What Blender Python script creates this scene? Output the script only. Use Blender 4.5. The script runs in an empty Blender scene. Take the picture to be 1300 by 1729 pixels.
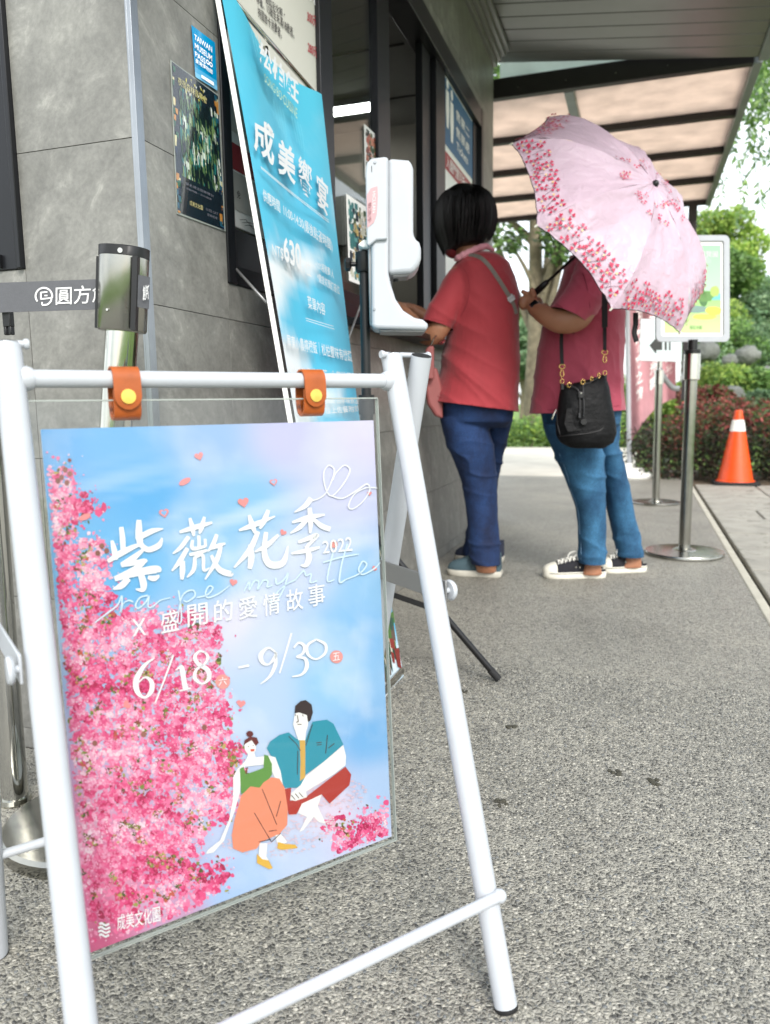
import bpy, bmesh, math, random
import numpy as np
from mathutils import Vector, Matrix, noise
S = bpy.context.scene
COL = S.collection
random.seed(7)
R_ = math.radians
# ------------------------------------------------------------------ camera
CAM = Vector((0.0, 0.0, 0.75)); YAW, PITCH, ROLL, FPX = R_(18.35), R_(8.0), R_(-0.8), 1290.0
PW, PH = 1300.0, 1729.0
_f = Vector((-math.sin(YAW)*math.cos(PITCH), math.cos(YAW)*math.cos(PITCH), -math.sin(PITCH)))
_r = Vector((math.cos(YAW), math.sin(YAW), 0)); _u = _r.cross(_f)
CR = _r*math.cos(ROLL) + _u*math.sin(ROLL); CU = -_r*math.sin(ROLL) + _u*math.cos(ROLL); CF = _f
SD = Vector((math.cos(YAW), math.sin(YAW), 0))       # screen right, level
FD = Vector((-math.sin(YAW), math.cos(YAW), 0))      # heading, level
UP = Vector((0, 0, 1))
cd = bpy.data.cameras.new('camera'); cam = bpy.data.objects.new('camera', cd); COL.objects.link(cam)
m = Matrix((CR, CU, -CF)).transposed().to_4x4(); m.translation = CAM; cam.matrix_world = m
cd.sensor_fit = 'VERTICAL'; cd.sensor_height = 24.0; cd.lens = 24.0*FPX/PH
cd.clip_start = 0.02; cd.clip_end = 3000
cd.dof.use_dof = True; cd.dof.focus_distance = 1.35; cd.dof.aperture_fstop = 3.2
S.camera = cam
# ------------------------------------------------------------------ sky, sun, exposure
SUN_EL, SUN_AZ = R_(38), R_(146)     # sun behind and to the right of the camera; azimuth clockwise from +Y
w = bpy.data.worlds.new('World'); S.world = w; w.use_nodes = True
nt = w.node_tree; nt.nodes.clear()
out = nt.nodes.new('ShaderNodeOutputWorld'); bg = nt.nodes.new('ShaderNodeBackground')
sky = nt.nodes.new('ShaderNodeTexSky'); sky.sky_type = 'NISHITA'; sky.sun_disc = False
sky.sun_elevation = SUN_EL; sky.sun_rotation = SUN_AZ; sky.air_density = 1.0; sky.dust_density = 2.0
tc = nt.nodes.new('ShaderNodeTexCoord'); mp = nt.nodes.new('ShaderNodeMapping'); mp.inputs['Scale'].default_value = (1, 1, 2.6)
nz = nt.nodes.new('ShaderNodeTexNoise'); nz.inputs['Scale'].default_value = 2.2; nz.inputs['Detail'].default_value = 6; nz.inputs['Roughness'].default_value = .55
rp = nt.nodes.new('ShaderNodeValToRGB'); rp.color_ramp.elements[0].position = .30; rp.color_ramp.elements[1].position = .60
rp.color_ramp.elements[0].color = (.25, .25, .25, 1)
mx = nt.nodes.new('ShaderNodeMix'); mx.data_type = 'RGBA'; mx.inputs['B'].default_value = (8.6, 9.0, 9.3, 1)
L = nt.links.new
L(tc.outputs['Generated'], mp.inputs[0]); L(mp.outputs[0], nz.inputs[0]); L(nz.outputs[0], rp.inputs[0]); L(rp.outputs[0], mx.inputs['Factor'])
L(sky.outputs[0], mx.inputs['A']); L(mx.outputs['Result'], bg.inputs[0]); bg.inputs[1].default_value = 0.10; L(bg.outputs[0], out.inputs[0])
sl = bpy.data.lights.new('sun', 'SUN'); sl.energy = 1.5; sl.angle = R_(20); sl.color = (1, .97, .92)
so = bpy.data.objects.new('sun', sl); COL.objects.link(so)
sdir = Vector((math.sin(SUN_AZ)*math.cos(SUN_EL), math.cos(SUN_AZ)*math.cos(SUN_EL), math.sin(SUN_EL)))
so.rotation_euler = (-sdir).to_track_quat('-Z', 'Y').to_euler(); so.location = (2, -4, 8)
vs = S.view_settings; vs.view_transform = 'Standard'; vs.look = 'None'; vs.gamma = 1; vs.exposure = 1.34
S.cycles.max_bounces = 8; S.cycles.transparent_max_bounces = 16; S.cycles.sample_clamp_indirect = 6
S.cycles.use_denoising = True
# ------------------------------------------------------------------ pixel -> place
def ray(x, y): return CR*((x-650)/FPX) - CU*((y-864.5)/FPX) + CF
def at_z(x, y, z): d = ray(x, y); return CAM + d*((z-CAM.z)/d.z)
def at_x(x, y, X): d = ray(x, y); return CAM + d*((X-CAM.x)/d.x)
def at_y(x, y, Y): d = ray(x, y); return CAM + d*((Y-CAM.y)/d.y)
def at_d(x, y, D): d = ray(x, y); return CAM + d*(D/d.dot(FD))
class Plane:
    def __init__(s, p, n):
        s.ls = 1.0; s.p = Vector(p); s.n = Vector(n).normalized()
        if s.n.dot(CAM-s.p) < 0: s.n = -s.n
    def __call__(s, x, y, lift=0.0):
        d = ray(x, y); q = s.p + s.n*lift*s.ls
        return CAM + d*((q-CAM).dot(s.n)/d.dot(s.n))
def srgb(*c):
    if max(c) > 1.001: c = [v/255 for v in c]
    return tuple(v/12.92 if v <= .04045 else ((v+.055)/1.055)**2.4 for v in c)
# ------------------------------------------------------------------ materials
MATS = {}
def nodes(name):
    mt = bpy.data.materials.new(name); mt.use_nodes = True; n = mt.node_tree
    b = n.nodes['Principled BSDF']; MATS[name] = mt
    return mt, n, b
def add(n, t, **kw):
    o = n.nodes.new(t)
    for k, v in kw.items():
        if k[0] == '_': setattr(o, k[1:], v)
        elif k in o.inputs: o.inputs[k].default_value = v
    return o
def ramp(n, src, stops):
    r = n.nodes.new('ShaderNodeValToRGB'); e = r.color_ramp.elements
    while len(e) < len(stops): e.new(.5)
    for q, (p, c) in zip(e, stops): q.position = p; q.color = (*c, 1)
    n.links.new(src, r.inputs[0]); return r
def M(name, col=(.5, .5, .5), rough=.5, metal=0., var=0., vscale=8., bump=0., bscale=60., bdist=.002, attr=False, spec=.5, emit=0., paper=1., coat=0., sheen=0., sub=0., aniso=0., rvar=0., dirt=None):
    mt, n, b = nodes(name); l = n.links.new
    tc = add(n, 'ShaderNodeTexCoord')
    b.inputs['Roughness'].default_value = rough; b.inputs['Metallic'].default_value = metal; b.inputs['Specular IOR Level'].default_value = spec
    b.inputs['Coat Weight'].default_value = coat; b.inputs['Sheen Weight'].default_value = sheen; b.inputs['Subsurface Weight'].default_value = sub
    if sub: b.inputs['Subsurface Radius'].default_value = (.01, .004, .002)
    b.inputs['Anisotropic'].default_value = aniso
    src = None
    if attr:
        a = add(n, 'ShaderNodeVertexColor', _layer_name='Col'); src = a.outputs[0]
        if paper != 1:
            pm = add(n, 'ShaderNodeMix', _data_type='RGBA', _blend_type='MULTIPLY'); pm.inputs['Factor'].default_value = 1; pm.inputs['B'].default_value = (paper, paper, paper, 1); l(src, pm.inputs['A']); src = pm.outputs['Result']
    else: b.inputs['Base Color'].default_value = (*col, 1)
    if var:
        nz = add(n, 'ShaderNodeTexNoise', Scale=vscale, Detail=5.0, Roughness=.6); l(tc.outputs['Object'], nz.inputs['Vector'])
        rp = ramp(n, nz.outputs[0], [(.28, (1-var,)*3), (.72, (1+var,)*3)])
        mx = add(n, 'ShaderNodeMix', _data_type='RGBA', _blend_type='MULTIPLY'); mx.inputs['Factor'].default_value = 1
        if src: l(src, mx.inputs['A'])
        else: mx.inputs['A'].default_value = (*col, 1)
        l(rp.outputs[0], mx.inputs['B']); src = mx.outputs['Result']
        if rvar:
            mr = add(n, 'ShaderNodeMapRange'); mr.inputs['To Min'].default_value = max(0, rough-rvar); mr.inputs['To Max'].default_value = min(1, rough+rvar)
            l(nz.outputs[0], mr.inputs[0]); l(mr.outputs[0], b.inputs['Roughness'])
    if dirt:
        nz = add(n, 'ShaderNodeTexNoise', Scale=dirt[1], Detail=8.0, Roughness=.7); l(tc.outputs['Object'], nz.inputs['Vector'])
        rp = ramp(n, nz.outputs[0], [(dirt[2], (0, 0, 0)), (min(1, dirt[2]+.12), (1, 1, 1))])
        mx = add(n, 'ShaderNodeMix', _data_type='RGBA'); l(rp.outputs[0], mx.inputs['Factor'])
        if src: l(src, mx.inputs['A'])
        else: mx.inputs['A'].default_value = (*col, 1)
        mx.inputs['B'].default_value = (*dirt[0], 1); src = mx.outputs['Result']
    if src: l(src, b.inputs['Base Color'])
    if bump:
        nb = add(n, 'ShaderNodeTexNoise', Scale=bscale, Detail=4.0, Roughness=.6); l(tc.outputs['Object'], nb.inputs['Vector'])
        bp = add(n, 'ShaderNodeBump', Strength=bump, Distance=bdist); l(nb.outputs[0], bp.inputs['Height']); l(bp.outputs[0], b.inputs['Normal'])
    if emit:
        b.inputs['Emission Color'].default_value = (*col, 1); b.inputs['Emission Strength'].default_value = emit
    return mt
def pane_mat(name, tint=(1, 1, 1), refl=1.0, rough=0.0, ior=1.5):
    mt, n, b = nodes(name); l = n.links.new; n.nodes.remove(b)
    o = n.nodes['Material Output']; t = add(n, 'ShaderNodeBsdfTransparent'); t.inputs[0].default_value = (*tint, 1)
    g = add(n, 'ShaderNodeBsdfGlossy', Roughness=rough); f = add(n, 'ShaderNodeFresnel'); ge = add(n, 'ShaderNodeNewGeometry'); mr = add(n, 'ShaderNodeMapRange'); mr.inputs['To Min'].default_value = ior; mr.inputs['To Max'].default_value = 1/ior; l(ge.outputs['Backfacing'], mr.inputs[0]); l(mr.outputs[0], f.inputs['IOR'])
    k = add(n, 'ShaderNodeMath', _operation='MULTIPLY'); k.inputs[1].default_value = refl; l(f.outputs[0], k.inputs[0])
    x = add(n, 'ShaderNodeMixShader'); l(k.outputs[0], x.inputs[0]); l(t.outputs[0], x.inputs[1]); l(g.outputs[0], x.inputs[2]); l(x.outputs[0], o.inputs[0])
    return mt
def stone_mat():
    mt, n, b = nodes('stone_tile'); l = n.links.new
    tc = add(n, 'ShaderNodeTexCoord'); oi = add(n, 'ShaderNodeObjectInfo')
    cx = add(n, 'ShaderNodeCombineXYZ'); k = add(n, 'ShaderNodeMath', _operation='MULTIPLY'); k.inputs[1].default_value = 37.0
    l(oi.outputs['Random'], k.inputs[0])
    for i in range(3): l(k.outputs[0], cx.inputs[i])
    ad = add(n, 'ShaderNodeVectorMath', _operation='ADD'); l(tc.outputs['Object'], ad.inputs[0]); l(cx.outputs[0], ad.inputs[1])
    def stretched(scale, rot, sc, detail, rough, dist):
        mp = add(n, 'ShaderNodeMapping'); mp.vector_type = 'TEXTURE'; mp.inputs['Rotation'].default_value = rot; mp.inputs['Scale'].default_value = tuple(1/v for v in sc)
        l(ad.outputs[0], mp.inputs[0]); z = add(n, 'ShaderNodeTexNoise', Scale=scale, Detail=detail, Roughness=rough, Distortion=dist); l(mp.outputs[0], z.inputs['Vector']); return z
    a = stretched(3.2, (.75, .7, .2), (1, 1, .45), 7.0, .62, .8)
    c = stretched(16., (.75, .7, .2), (1, 1, .32), 8.0, .72, .5)
    d = stretched(90., (0, 0, 0), (1, 1, 1), 3.0, .7, 0)
    ra = ramp(n, a.outputs[0], [(.3, srgb(114, 113, 108)), (.52, srgb(125, 124, 119)), (.72, srgb(139, 138, 132))])
    rc = ramp(n, c.outputs[0], [(.34, (.72, .72, .72)), (.5, (.95, .95, .95)), (.57, (1.04, 1.04, 1.04)), (.68, (1.45, 1.45, 1.44))])
    rd = ramp(n, d.outputs[0], [(.3, (.86, .86, .86)), (.7, (1.12, 1.12, 1.12))])
    m1 = add(n, 'ShaderNodeMix', _data_type='RGBA', _blend_type='MULTIPLY'); m1.inputs['Factor'].default_value = 1; l(ra.outputs[0], m1.inputs['A']); l(rc.outputs[0], m1.inputs['B'])
    m2 = add(n, 'ShaderNodeMix', _data_type='RGBA', _blend_type='MULTIPLY'); m2.inputs['Factor'].default_value = 1; l(m1.outputs['Result'], m2.inputs['A']); l(rd.outputs[0], m2.inputs['B'])
    l(m2.outputs['Result'], b.inputs['Base Color']); b.inputs['Roughness'].default_value = .42
    bp = add(n, 'ShaderNodeBump', Strength=.25, Distance=.002); l(c.outputs[0], bp.inputs['Height']); l(bp.outputs[0], b.inputs['Normal'])
    return mt
def aggregate_mat():
    mt, n, b = nodes('aggregate'); l = n.links.new
    tc = add(n, 'ShaderNodeTexCoord'); mp = add(n, 'ShaderNodeMapping'); l(tc.outputs['Object'], mp.inputs[0])
    wn = add(n, 'ShaderNodeTexNoise', Scale=60.0, Detail=2.0); l(tc.outputs['Object'], wn.inputs['Vector'])
    wm = add(n, 'ShaderNodeMix', _data_type='RGBA'); wm.inputs['Factor'].default_value = .012; l(mp.outputs[0], wm.inputs['A']); l(wn.outputs['Color'], wm.inputs['B'])
    ve = add(n, 'ShaderNodeTexVoronoi', Scale=150.0, _feature='DISTANCE_TO_EDGE'); vf = add(n, 'ShaderNodeTexVoronoi', Scale=150.0)
    l(wm.outputs['Result'], ve.inputs['Vector']); l(wm.outputs['Result'], vf.inputs['Vector'])
    sx = add(n, 'ShaderNodeSeparateColor'); l(vf.outputs['Color'], sx.inputs[0])
    peb = ramp(n, sx.outputs[0], [(.0, srgb(76, 75, 71)), (.25, srgb(112, 110, 103)), (.55, srgb(132, 129, 120)), (.8, srgb(148, 145, 134)), (1., srgb(162, 158, 146))])
    big = add(n, 'ShaderNodeTexNoise', Scale=2.2, Detail=5.0, Roughness=.6); l(tc.outputs['Object'], big.inputs['Vector'])
    edge = ramp(n, ve.outputs['Distance'], [(.02, (1, 1, 1)), (.14, (0, 0, 0))])
    mx = add(n, 'ShaderNodeMix', _data_type='RGBA'); l(edge.outputs[0], mx.inputs['Factor']); l(peb.outputs[0], mx.inputs['A']); mx.inputs['B'].default_value = (*srgb(158, 155, 145), 1)
    bg2 = ramp(n, big.outputs[0], [(.3, (.78, .78, .77)), (.5, (1, 1, 1)), (.7, (1.14, 1.13, 1.11))])
    m2 = add(n, 'ShaderNodeMix', _data_type='RGBA', _blend_type='MULTIPLY'); m2.inputs['Factor'].default_value = 1; l(mx.outputs['Result'], m2.inputs['A']); l(bg2.outputs[0], m2.inputs['B'])
    l(m2.outputs['Result'], b.inputs['Base Color']); b.inputs['Roughness'].default_value = .45
    hr = ramp(n, ve.outputs['Distance'], [(.0, (0, 0, 0)), (.35, (1, 1, 1))])
    bp = add(n, 'ShaderNodeBump', Strength=.8, Distance=.004); l(hr.outputs[0], bp.inputs['Height']); l(bp.outputs[0], b.inputs['Normal'])
    return mt
def leaf_mat(name, trans=.35):
    mt, n, b = nodes(name); l = n.links.new
    a = add(n, 'ShaderNodeVertexColor', _layer_name='Col'); l(a.outputs[0], b.inputs['Base Color']); b.inputs['Roughness'].default_value = .55
    t = add(n, 'ShaderNodeBsdfTranslucent'); l(a.outputs[0], t.inputs[0]); x = add(n, 'ShaderNodeMixShader'); x.inputs[0].default_value = trans
    l(b.outputs[0], x.inputs[1]); l(t.outputs[0], x.inputs[2]); l(x.outputs[0], n.nodes['Material Output'].inputs[0]); return mt
def denim_mat(name, dark, light, scale=1.0):
    mt, n, b = nodes(name); l = n.links.new
    tc = add(n, 'ShaderNodeTexCoord')
    nz = add(n, 'ShaderNodeTexNoise', Scale=9.0, Detail=6.0, Roughness=.6); mp = add(n, 'ShaderNodeMapping'); mp.inputs['Scale'].default_value = (1, 1, .55)
    l(tc.outputs['Object'], mp.inputs[0]); l(mp.outputs[0], nz.inputs['Vector'])
    r1 = ramp(n, nz.outputs[0], [(.36, dark), (.66, light)])
    tw = add(n, 'ShaderNodeTexNoise', Scale=420.0, Detail=2.0); mp2 = add(n, 'ShaderNodeMapping'); mp2.inputs['Scale'].default_value = (1, 1, .25); mp2.inputs['Rotation'].default_value = (.5, .4, 0)
    l(tc.outputs['Object'], mp2.inputs[0]); l(mp2.outputs[0], tw.inputs['Vector']); r2 = ramp(n, tw.outputs[0], [(.3, (.72,)*3), (.7, (1.25,)*3)])
    mx = add(n, 'ShaderNodeMix', _data_type='RGBA', _blend_type='MULTIPLY'); mx.inputs['Factor'].default_value = 1; l(r1.outputs[0], mx.inputs['A']); l(r2.outputs[0], mx.inputs['B'])
    l(mx.outputs['Result'], b.inputs['Base Color']); b.inputs['Roughness'].default_value = .85
    wr = add(n, 'ShaderNodeTexNoise', Scale=26.0, Detail=4.0, Roughness=.55); mp3 = add(n, 'ShaderNodeMapping'); mp3.inputs['Scale'].default_value = (.6, .6, 1.8)
    l(tc.outputs['Object'], mp3.inputs[0]); l(mp3.outputs[0], wr.inputs['Vector'])
    bp = add(n, 'ShaderNodeBump', Strength=.3, Distance=.008); l(wr.outputs[0], bp.inputs['Height']); l(bp.outputs[0], b.inputs['Normal'])
    return mt
def cloth_mat(name, col, trans=0.0, bump=.4, bsc=14.0, dist=.012, rough=.8, attr=False, sheen=.2):
    mt, n, b = nodes(name); l = n.links.new
    tc = add(n, 'ShaderNodeTexCoord'); nz = add(n, 'ShaderNodeTexNoise', Scale=7.0, Detail=4.0); l(tc.outputs['Object'], nz.inputs['Vector'])
    rp = ramp(n, nz.outputs[0], [(.3, tuple(v*.9 for v in col)), (.7, tuple(min(1, v*1.08) for v in col))]); c = rp.outputs[0]
    if attr: c = add(n, 'ShaderNodeVertexColor', _layer_name='Col').outputs[0]
    l(c, b.inputs['Base Color']); b.inputs['Roughness'].default_value = rough; b.inputs['Sheen Weight'].default_value = sheen
    wr = add(n, 'ShaderNodeTexNoise', Scale=bsc, Detail=4.0, Roughness=.5, Distortion=.8); l(tc.outputs['Object'], wr.inputs['Vector'])
    fb = add(n, 'ShaderNodeTexNoise', Scale=900.0, Detail=1.0); l(tc.outputs['Object'], fb.inputs['Vector'])
    b1 = add(n, 'ShaderNodeBump', Strength=bump, Distance=dist); l(wr.outputs[0], b1.inputs['Height'])
    b2 = add(n, 'ShaderNodeBump', Strength=.15, Distance=.001); l(fb.outputs[0], b2.inputs['Height']); l(b1.outputs[0], b2.inputs['Normal']); l(b2.outputs[0], b.inputs['Normal'])
    if trans:
        t = add(n, 'ShaderNodeBsdfTranslucent'); l(c, t.inputs[0]); x = add(n, 'ShaderNodeMixShader'); x.inputs[0].default_value = trans
        l(b.outputs[0], x.inputs[1]); l(t.outputs[0], x.inputs[2]); l(x.outputs[0], n.nodes['Material Output'].inputs[0])
    return mt
stone_mat(); aggregate_mat(); leaf_mat('leaf'); 
M('grout', srgb(70, 68, 64), .9, var=.1)
M('frame_metal', srgb(27, 28, 32), .38, .35, var=.12, vscale=5, bump=.05, bscale=400)
M('trim_metal', srgb(150, 154, 158), .3, .85, var=.1, vscale=12)
M('steel', srgb(186, 186, 178), .10, 1.0, var=.08, vscale=14, rvar=.08)
M('brushed_steel', srgb(158, 157, 150), .22, 1.0, var=.08, vscale=30, rvar=.08, aniso=.5)
M('chrome', srgb(190, 190, 186), .07, 1.0)
M('white_paint', srgb(176, 180, 185), .34, var=.03, vscale=20, bump=.05, bscale=240, bdist=.0008, dirt=(srgb(140, 136, 128), 45, .69))
M('black_plastic', srgb(13, 13, 15), .42, var=.15, vscale=20)
M('rubber', srgb(20, 20, 21), .7)
M('grey_plate', srgb(150, 150, 150), .35, .6, var=.06)
M('leather', srgb(156, 76, 22), .48, var=.18, vscale=30, bump=.25, bscale=220, bdist=.0008)
M('brass', srgb(228, 190, 96), .22, 1.0, var=.08, vscale=60)
M('print', attr=True, rough=.5, paper=.8)
M('poster_print', attr=True, rough=.5, paper=.62)
M('poster_white', srgb(206, 207, 208), .5)
M('print_gloss', attr=True, rough=.25, coat=.3)
M('white_print', srgb(250, 250, 250), .5)
M('soft_blue_print', srgb(180, 200, 212), .5)
M('paper_white', srgb(244, 244, 240), .6, var=.02)
M('concrete', srgb(196, 192, 180), .85, var=.12, vscale=3, bump=.3, bscale=90)
M('edge_stone', srgb(176, 172, 158), .8, var=.12, vscale=9, bump=.3, bscale=120, dirt=(srgb(130, 126, 112), 14, .6))
M('slab', srgb(150, 147, 138), .8, var=.2, vscale=6, bump=.4, bscale=70, dirt=(srgb(104, 102, 92), 9, .56))
M('slab_bed', srgb(78, 76, 68), .95, var=.2)
M('grass', srgb(96, 124, 50), .9, var=.35, vscale=2.5, bump=.8, bscale=40, bdist=.03)
M('soil', srgb(84, 72, 56), .95, var=.3, bump=.6)
M('bark', srgb(122, 112, 92), .9, var=.38, vscale=9, bump=.9, bscale=26, bdist=.03)
M('rock', srgb(116, 118, 112), .85, var=.3, vscale=4, bump=.8, bscale=14, bdist=.05)
M('soffit', srgb(116, 117, 114), .30, .3, var=.1, vscale=3)
M('beam', srgb(44, 40, 42), .5, .2, var=.15)
M('rail', srgb(136, 142, 144), .45, .4, var=.1)
M('wall_paint', srgb(150, 148, 138), .8, var=.05)
M('ceiling_paint', srgb(150, 152, 148), .8, var=.04)
M('dark_glass', srgb(18, 19, 22), .06, 0, spec=.6)
M('hair', srgb(9, 8, 8), .42, spec=.3)
M('skin', srgb(164, 114, 86), .5, var=.07, vscale=16, sub=.12, bump=.1, bscale=300, bdist=.0006)
M('mask', srgb(176, 66, 76), .8)
M('orange', srgb(226, 80, 24), .42, var=.16, vscale=9, dirt=(srgb(110, 54, 34), 13, .63), bump=.06, bscale=80)
M('reflective', srgb(232, 232, 226), .4, var=.06, vscale=30)
M('nylon', srgb(4, 4, 6), .6, spec=.25, var=.2, vscale=20, bump=.5, bscale=36, bdist=.01)
M('webbing', srgb(12, 12, 14), .75)
M('gold', srgb(214, 176, 110), .2, 1.0)
M('white_rubber', srgb(226, 222, 208), .55, var=.06, vscale=30)
M('canvas', srgb(30, 30, 36), .9, var=.2, vscale=60, bump=.2, bscale=600)
M('laces', srgb(236, 234, 226), .8)
M('knit', srgb(62, 82, 90), .85, var=.2, vscale=150, bump=.5, bscale=350)
M('knit_dark', srgb(42, 48, 66), .85, var=.2, vscale=150)
M('sole', srgb(188, 184, 172), .6, var=.1, vscale=30)
M('grey_strap', srgb(118, 112, 104), .75, var=.1, vscale=90, bump=.3, bscale=500)
M('pouch', srgb(150, 84, 82), .6, var=.1, bump=.2)
M('belt', srgb(84, 85, 89), .7, var=.06, vscale=120, bump=.3, bscale=420, bdist=.001)
M('belt_print', srgb(212, 212, 212), .6)
M('gum', srgb(58, 56, 46), .8, var=.4, vscale=160, bump=.6, bscale=300)
M('flag_white', srgb(246, 236, 234), .8)
M('light_panel', (1, .98, .95), .5, emit=8.0)
M('stem_line', srgb(140, 110, 124), .6)
M('charcoal_print', srgb(52, 54, 52), .6)
M('red_print', srgb(178, 40, 56), .5)
M('ink', srgb(48, 44, 44), .6)
M('leatherette', srgb(22, 21, 23), .38)
pane_mat('glass', (.90, .93, .92), .9); pane_mat('acrylic', (.985, .988, .985), .55, .03, 1.45); cloth_mat('frosted', srgb(222, 232, 226), trans=.75, bump=.2, bsc=5, dist=.02, rough=.2, sheen=0)
M('acrylic_edge', srgb(150, 156, 150), .2, var=.1)
denim_mat('denim_dark', srgb(8, 25, 58), srgb(26, 56, 102)); denim_mat('denim_mid', srgb(24, 66, 98), srgb(54, 106, 142))
cloth_mat('shirt_red', srgb(158, 48, 56), bump=.4, dist=.012, bsc=12); cloth_mat('shirt_rose', srgb(168, 66, 86), bump=.4, dist=.012, bsc=12); cloth_mat('towel', srgb(214, 150, 160), bsc=60, dist=.01)
cloth_mat('umbrella_cloth', srgb(222, 196, 212), trans=.3, bump=.7, bsc=26, dist=.010, rough=.34, sheen=0)
cloth_mat('flag_cloth', srgb(205, 150, 156), trans=.3, bsc=6, dist=.03)
cloth_mat('awning_sheet', srgb(228, 214, 203), trans=.70, bump=.5, bsc=9, dist=.03, rough=.6, sheen=0)
# ------------------------------------------------------------------ mesh helpers
class MB:
    def __init__(s): s.v = []; s.f = []; s.c = []
    def face(s, idx, col=None): s.f.append(tuple(idx)); s.c.append(col)
    def poly(s, pts, col=None):
        b = len(s.v); s.v += [Vector(p) for p in pts]; s.face(range(b, b+len(pts)), col)
    def box(s, c, d, rot=None, col=None):
        c = Vector(c); b = len(s.v)
        for k in range(8):
            p = Vector(((k & 1)-.5, ((k >> 1) & 1)-.5, ((k >> 2) & 1)-.5)); p = Vector((p.x*d[0], p.y*d[1], p.z*d[2]))
            if rot is not None: p = rot @ p
            s.v.append(c+p)
        for q in ((0, 2, 3, 1), (4, 5, 7, 6), (0, 1, 5, 4), (2, 6, 7, 3), (0, 4, 6, 2), (1, 3, 7, 5)): s.face([b+i for i in q], col)
        return s
    def bx(s, x0, x1, y0, y1, z0, z1, col=None): return s.box(((x0+x1)/2, (y0+y1)/2, (z0+z1)/2), (abs(x1-x0), abs(y1-y0), abs(z1-z0)), None, col)
    def loft(s, rings, cap=True, col=None):
        b = len(s.v); n = len(rings[0])
        for r in rings: s.v += [Vector(p) for p in r]
        for i in range(len(rings)-1):
            for j in range(n):
                k = (j+1) % n; s.face((b+i*n+j, b+i*n+k, b+(i+1)*n+k, b+(i+1)*n+j), col)
        if cap: s.face([b+j for j in range(n)][::-1], col); s.face([b+(len(rings)-1)*n+j for j in range(n)], col)
        return s
    def tube(s, pts, r, n=12, cap=True, col=None, flat=None):
        pts = [Vector(p) for p in pts]; rs = r if isinstance(r, (list, tuple)) else [r]*len(pts)
        rings = []; ref = None
        for i, p in enumerate(pts):
            t = (pts[min(i+1, len(pts)-1)]-pts[max(i-1, 0)]).normalized()
            if ref is None: ref = UP if abs(t.z) < .9 else Vector((1, 0, 0))
            a = (ref - t*ref.dot(t)).normalized(); ref = a; bb = t.cross(a)
            fl = flat or 1.0
            rings.append([p + (a*math.cos(q)*fl + bb*math.sin(q))*rs[i] for q in [2*math.pi*j/n for j in range(n)]])
        return s.loft(rings, cap, col)
    def ribbon(s, pts, nrm, wid, th, col=None):
        pts = [Vector(p) for p in pts]; rings = []
        for i, p in enumerate(pts):
            t = (pts[min(i+1, len(pts)-1)]-pts[max(i-1, 0)]).normalized(); nn = nrm[i] if isinstance(nrm, list) else nrm
            nn = (Vector(nn)-t*Vector(nn).dot(t)).normalized(); sd = t.cross(nn)
            rings.append([p+sd*wid/2+nn*th/2, p-sd*wid/2+nn*th/2, p-sd*wid/2-nn*th/2, p+sd*wid/2-nn*th/2])
        return s.loft(rings, True, col)
    def lathe(s, prof, o=(0, 0, 0), n=24, ax=None, cap=True, col=None):
        o = Vector(o); ax = (Vector(ax) if ax else UP).normalized()
        a = ax.orthogonal().normalized(); b = ax.cross(a)
        return s.loft([[o+ax*z+(a*math.cos(2*math.pi*j/n)+b*math.sin(2*math.pi*j/n))*max(r, 1e-5) for j in range(n)] for r, z in prof], cap, col)
    def extr(s, pts, d, col=None):
        b = len(s.v); n = len(pts); pts = [Vector(p) for p in pts]; d = Vector(d)
        s.v += pts + [p+d for p in pts]; s.face(range(b, b+n), col); s.face([b+n+i for i in range(n)][::-1], col)
        for i in range(n): j = (i+1) % n; s.face((b+i, b+n+i, b+n+j, b+j), col)
        return s
    def ellip(s, c, rx, ry, rz, rot=None, nu=16, nv=10):
        c = Vector(c); rings = []
        for i in range(1, nv):
            t = math.pi*i/nv; ring = []
            for j in range(nu):
                q = 2*math.pi*j/nu; p = Vector((rx*math.sin(t)*math.cos(q), ry*math.sin(t)*math.sin(q), -rz*math.cos(t)))
                ring.append(c+(rot @ p if rot is not None else p))
            rings.append(ring)
        return s.loft(rings)
    def mesh(s, name):
        me = bpy.data.meshes.new(name); me.from_pydata([tuple(p) for p in s.v], [], s.f)
        if any(c is not None for c in s.c):
            at = me.color_attributes.new('Col', 'FLOAT_COLOR', 'CORNER'); arr = []
            for f, c in zip(s.f, s.c):
                c = c or (.5, .5, .5)
                if isinstance(c, list):
                    for q in c: arr += [*q, 1]
                else: arr += [*c, 1]*len(f)
            at.data.foreach_set('color', np.array(arr, dtype=np.float32))
        return me
    def build(s, name, mat, parent=None, smooth=False, bevel=0., seg=2, flip=True, label=None):
        me = s.mesh(name)
        if flip and len(me.polygons) < 60000 and all(c is None for c in s.c):
            bm = bmesh.new(); bm.from_mesh(me); bmesh.ops.recalc_face_normals(bm, faces=bm.faces); bm.to_mesh(me); bm.free()
        return place(me, name, mat, parent, smooth, bevel, seg, label)
def place(me, name, mat, parent=None, smooth=False, bevel=0., seg=2, label=None):
    o = bpy.data.objects.new(name, me); COL.objects.link(o); me.materials.append(MATS[mat])
    if parent:
        o.parent = parent; o.matrix_parent_inverse = parent_mat(parent).inverted()
    if smooth:
        for p in me.polygons: p.use_smooth = True
        if smooth != True: me.set_sharp_from_angle(angle=R_(smooth))
    if bevel:
        md = o.modifiers.new('bevel', 'BEVEL'); md.width = bevel; md.segments = seg; md.limit_method = 'ANGLE'; md.angle_limit = R_(40)
        for p in me.polygons: p.use_smooth = True
        me.set_sharp_from_angle(angle=R_(50))
    if label: o['label'] = label
    return o
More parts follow.
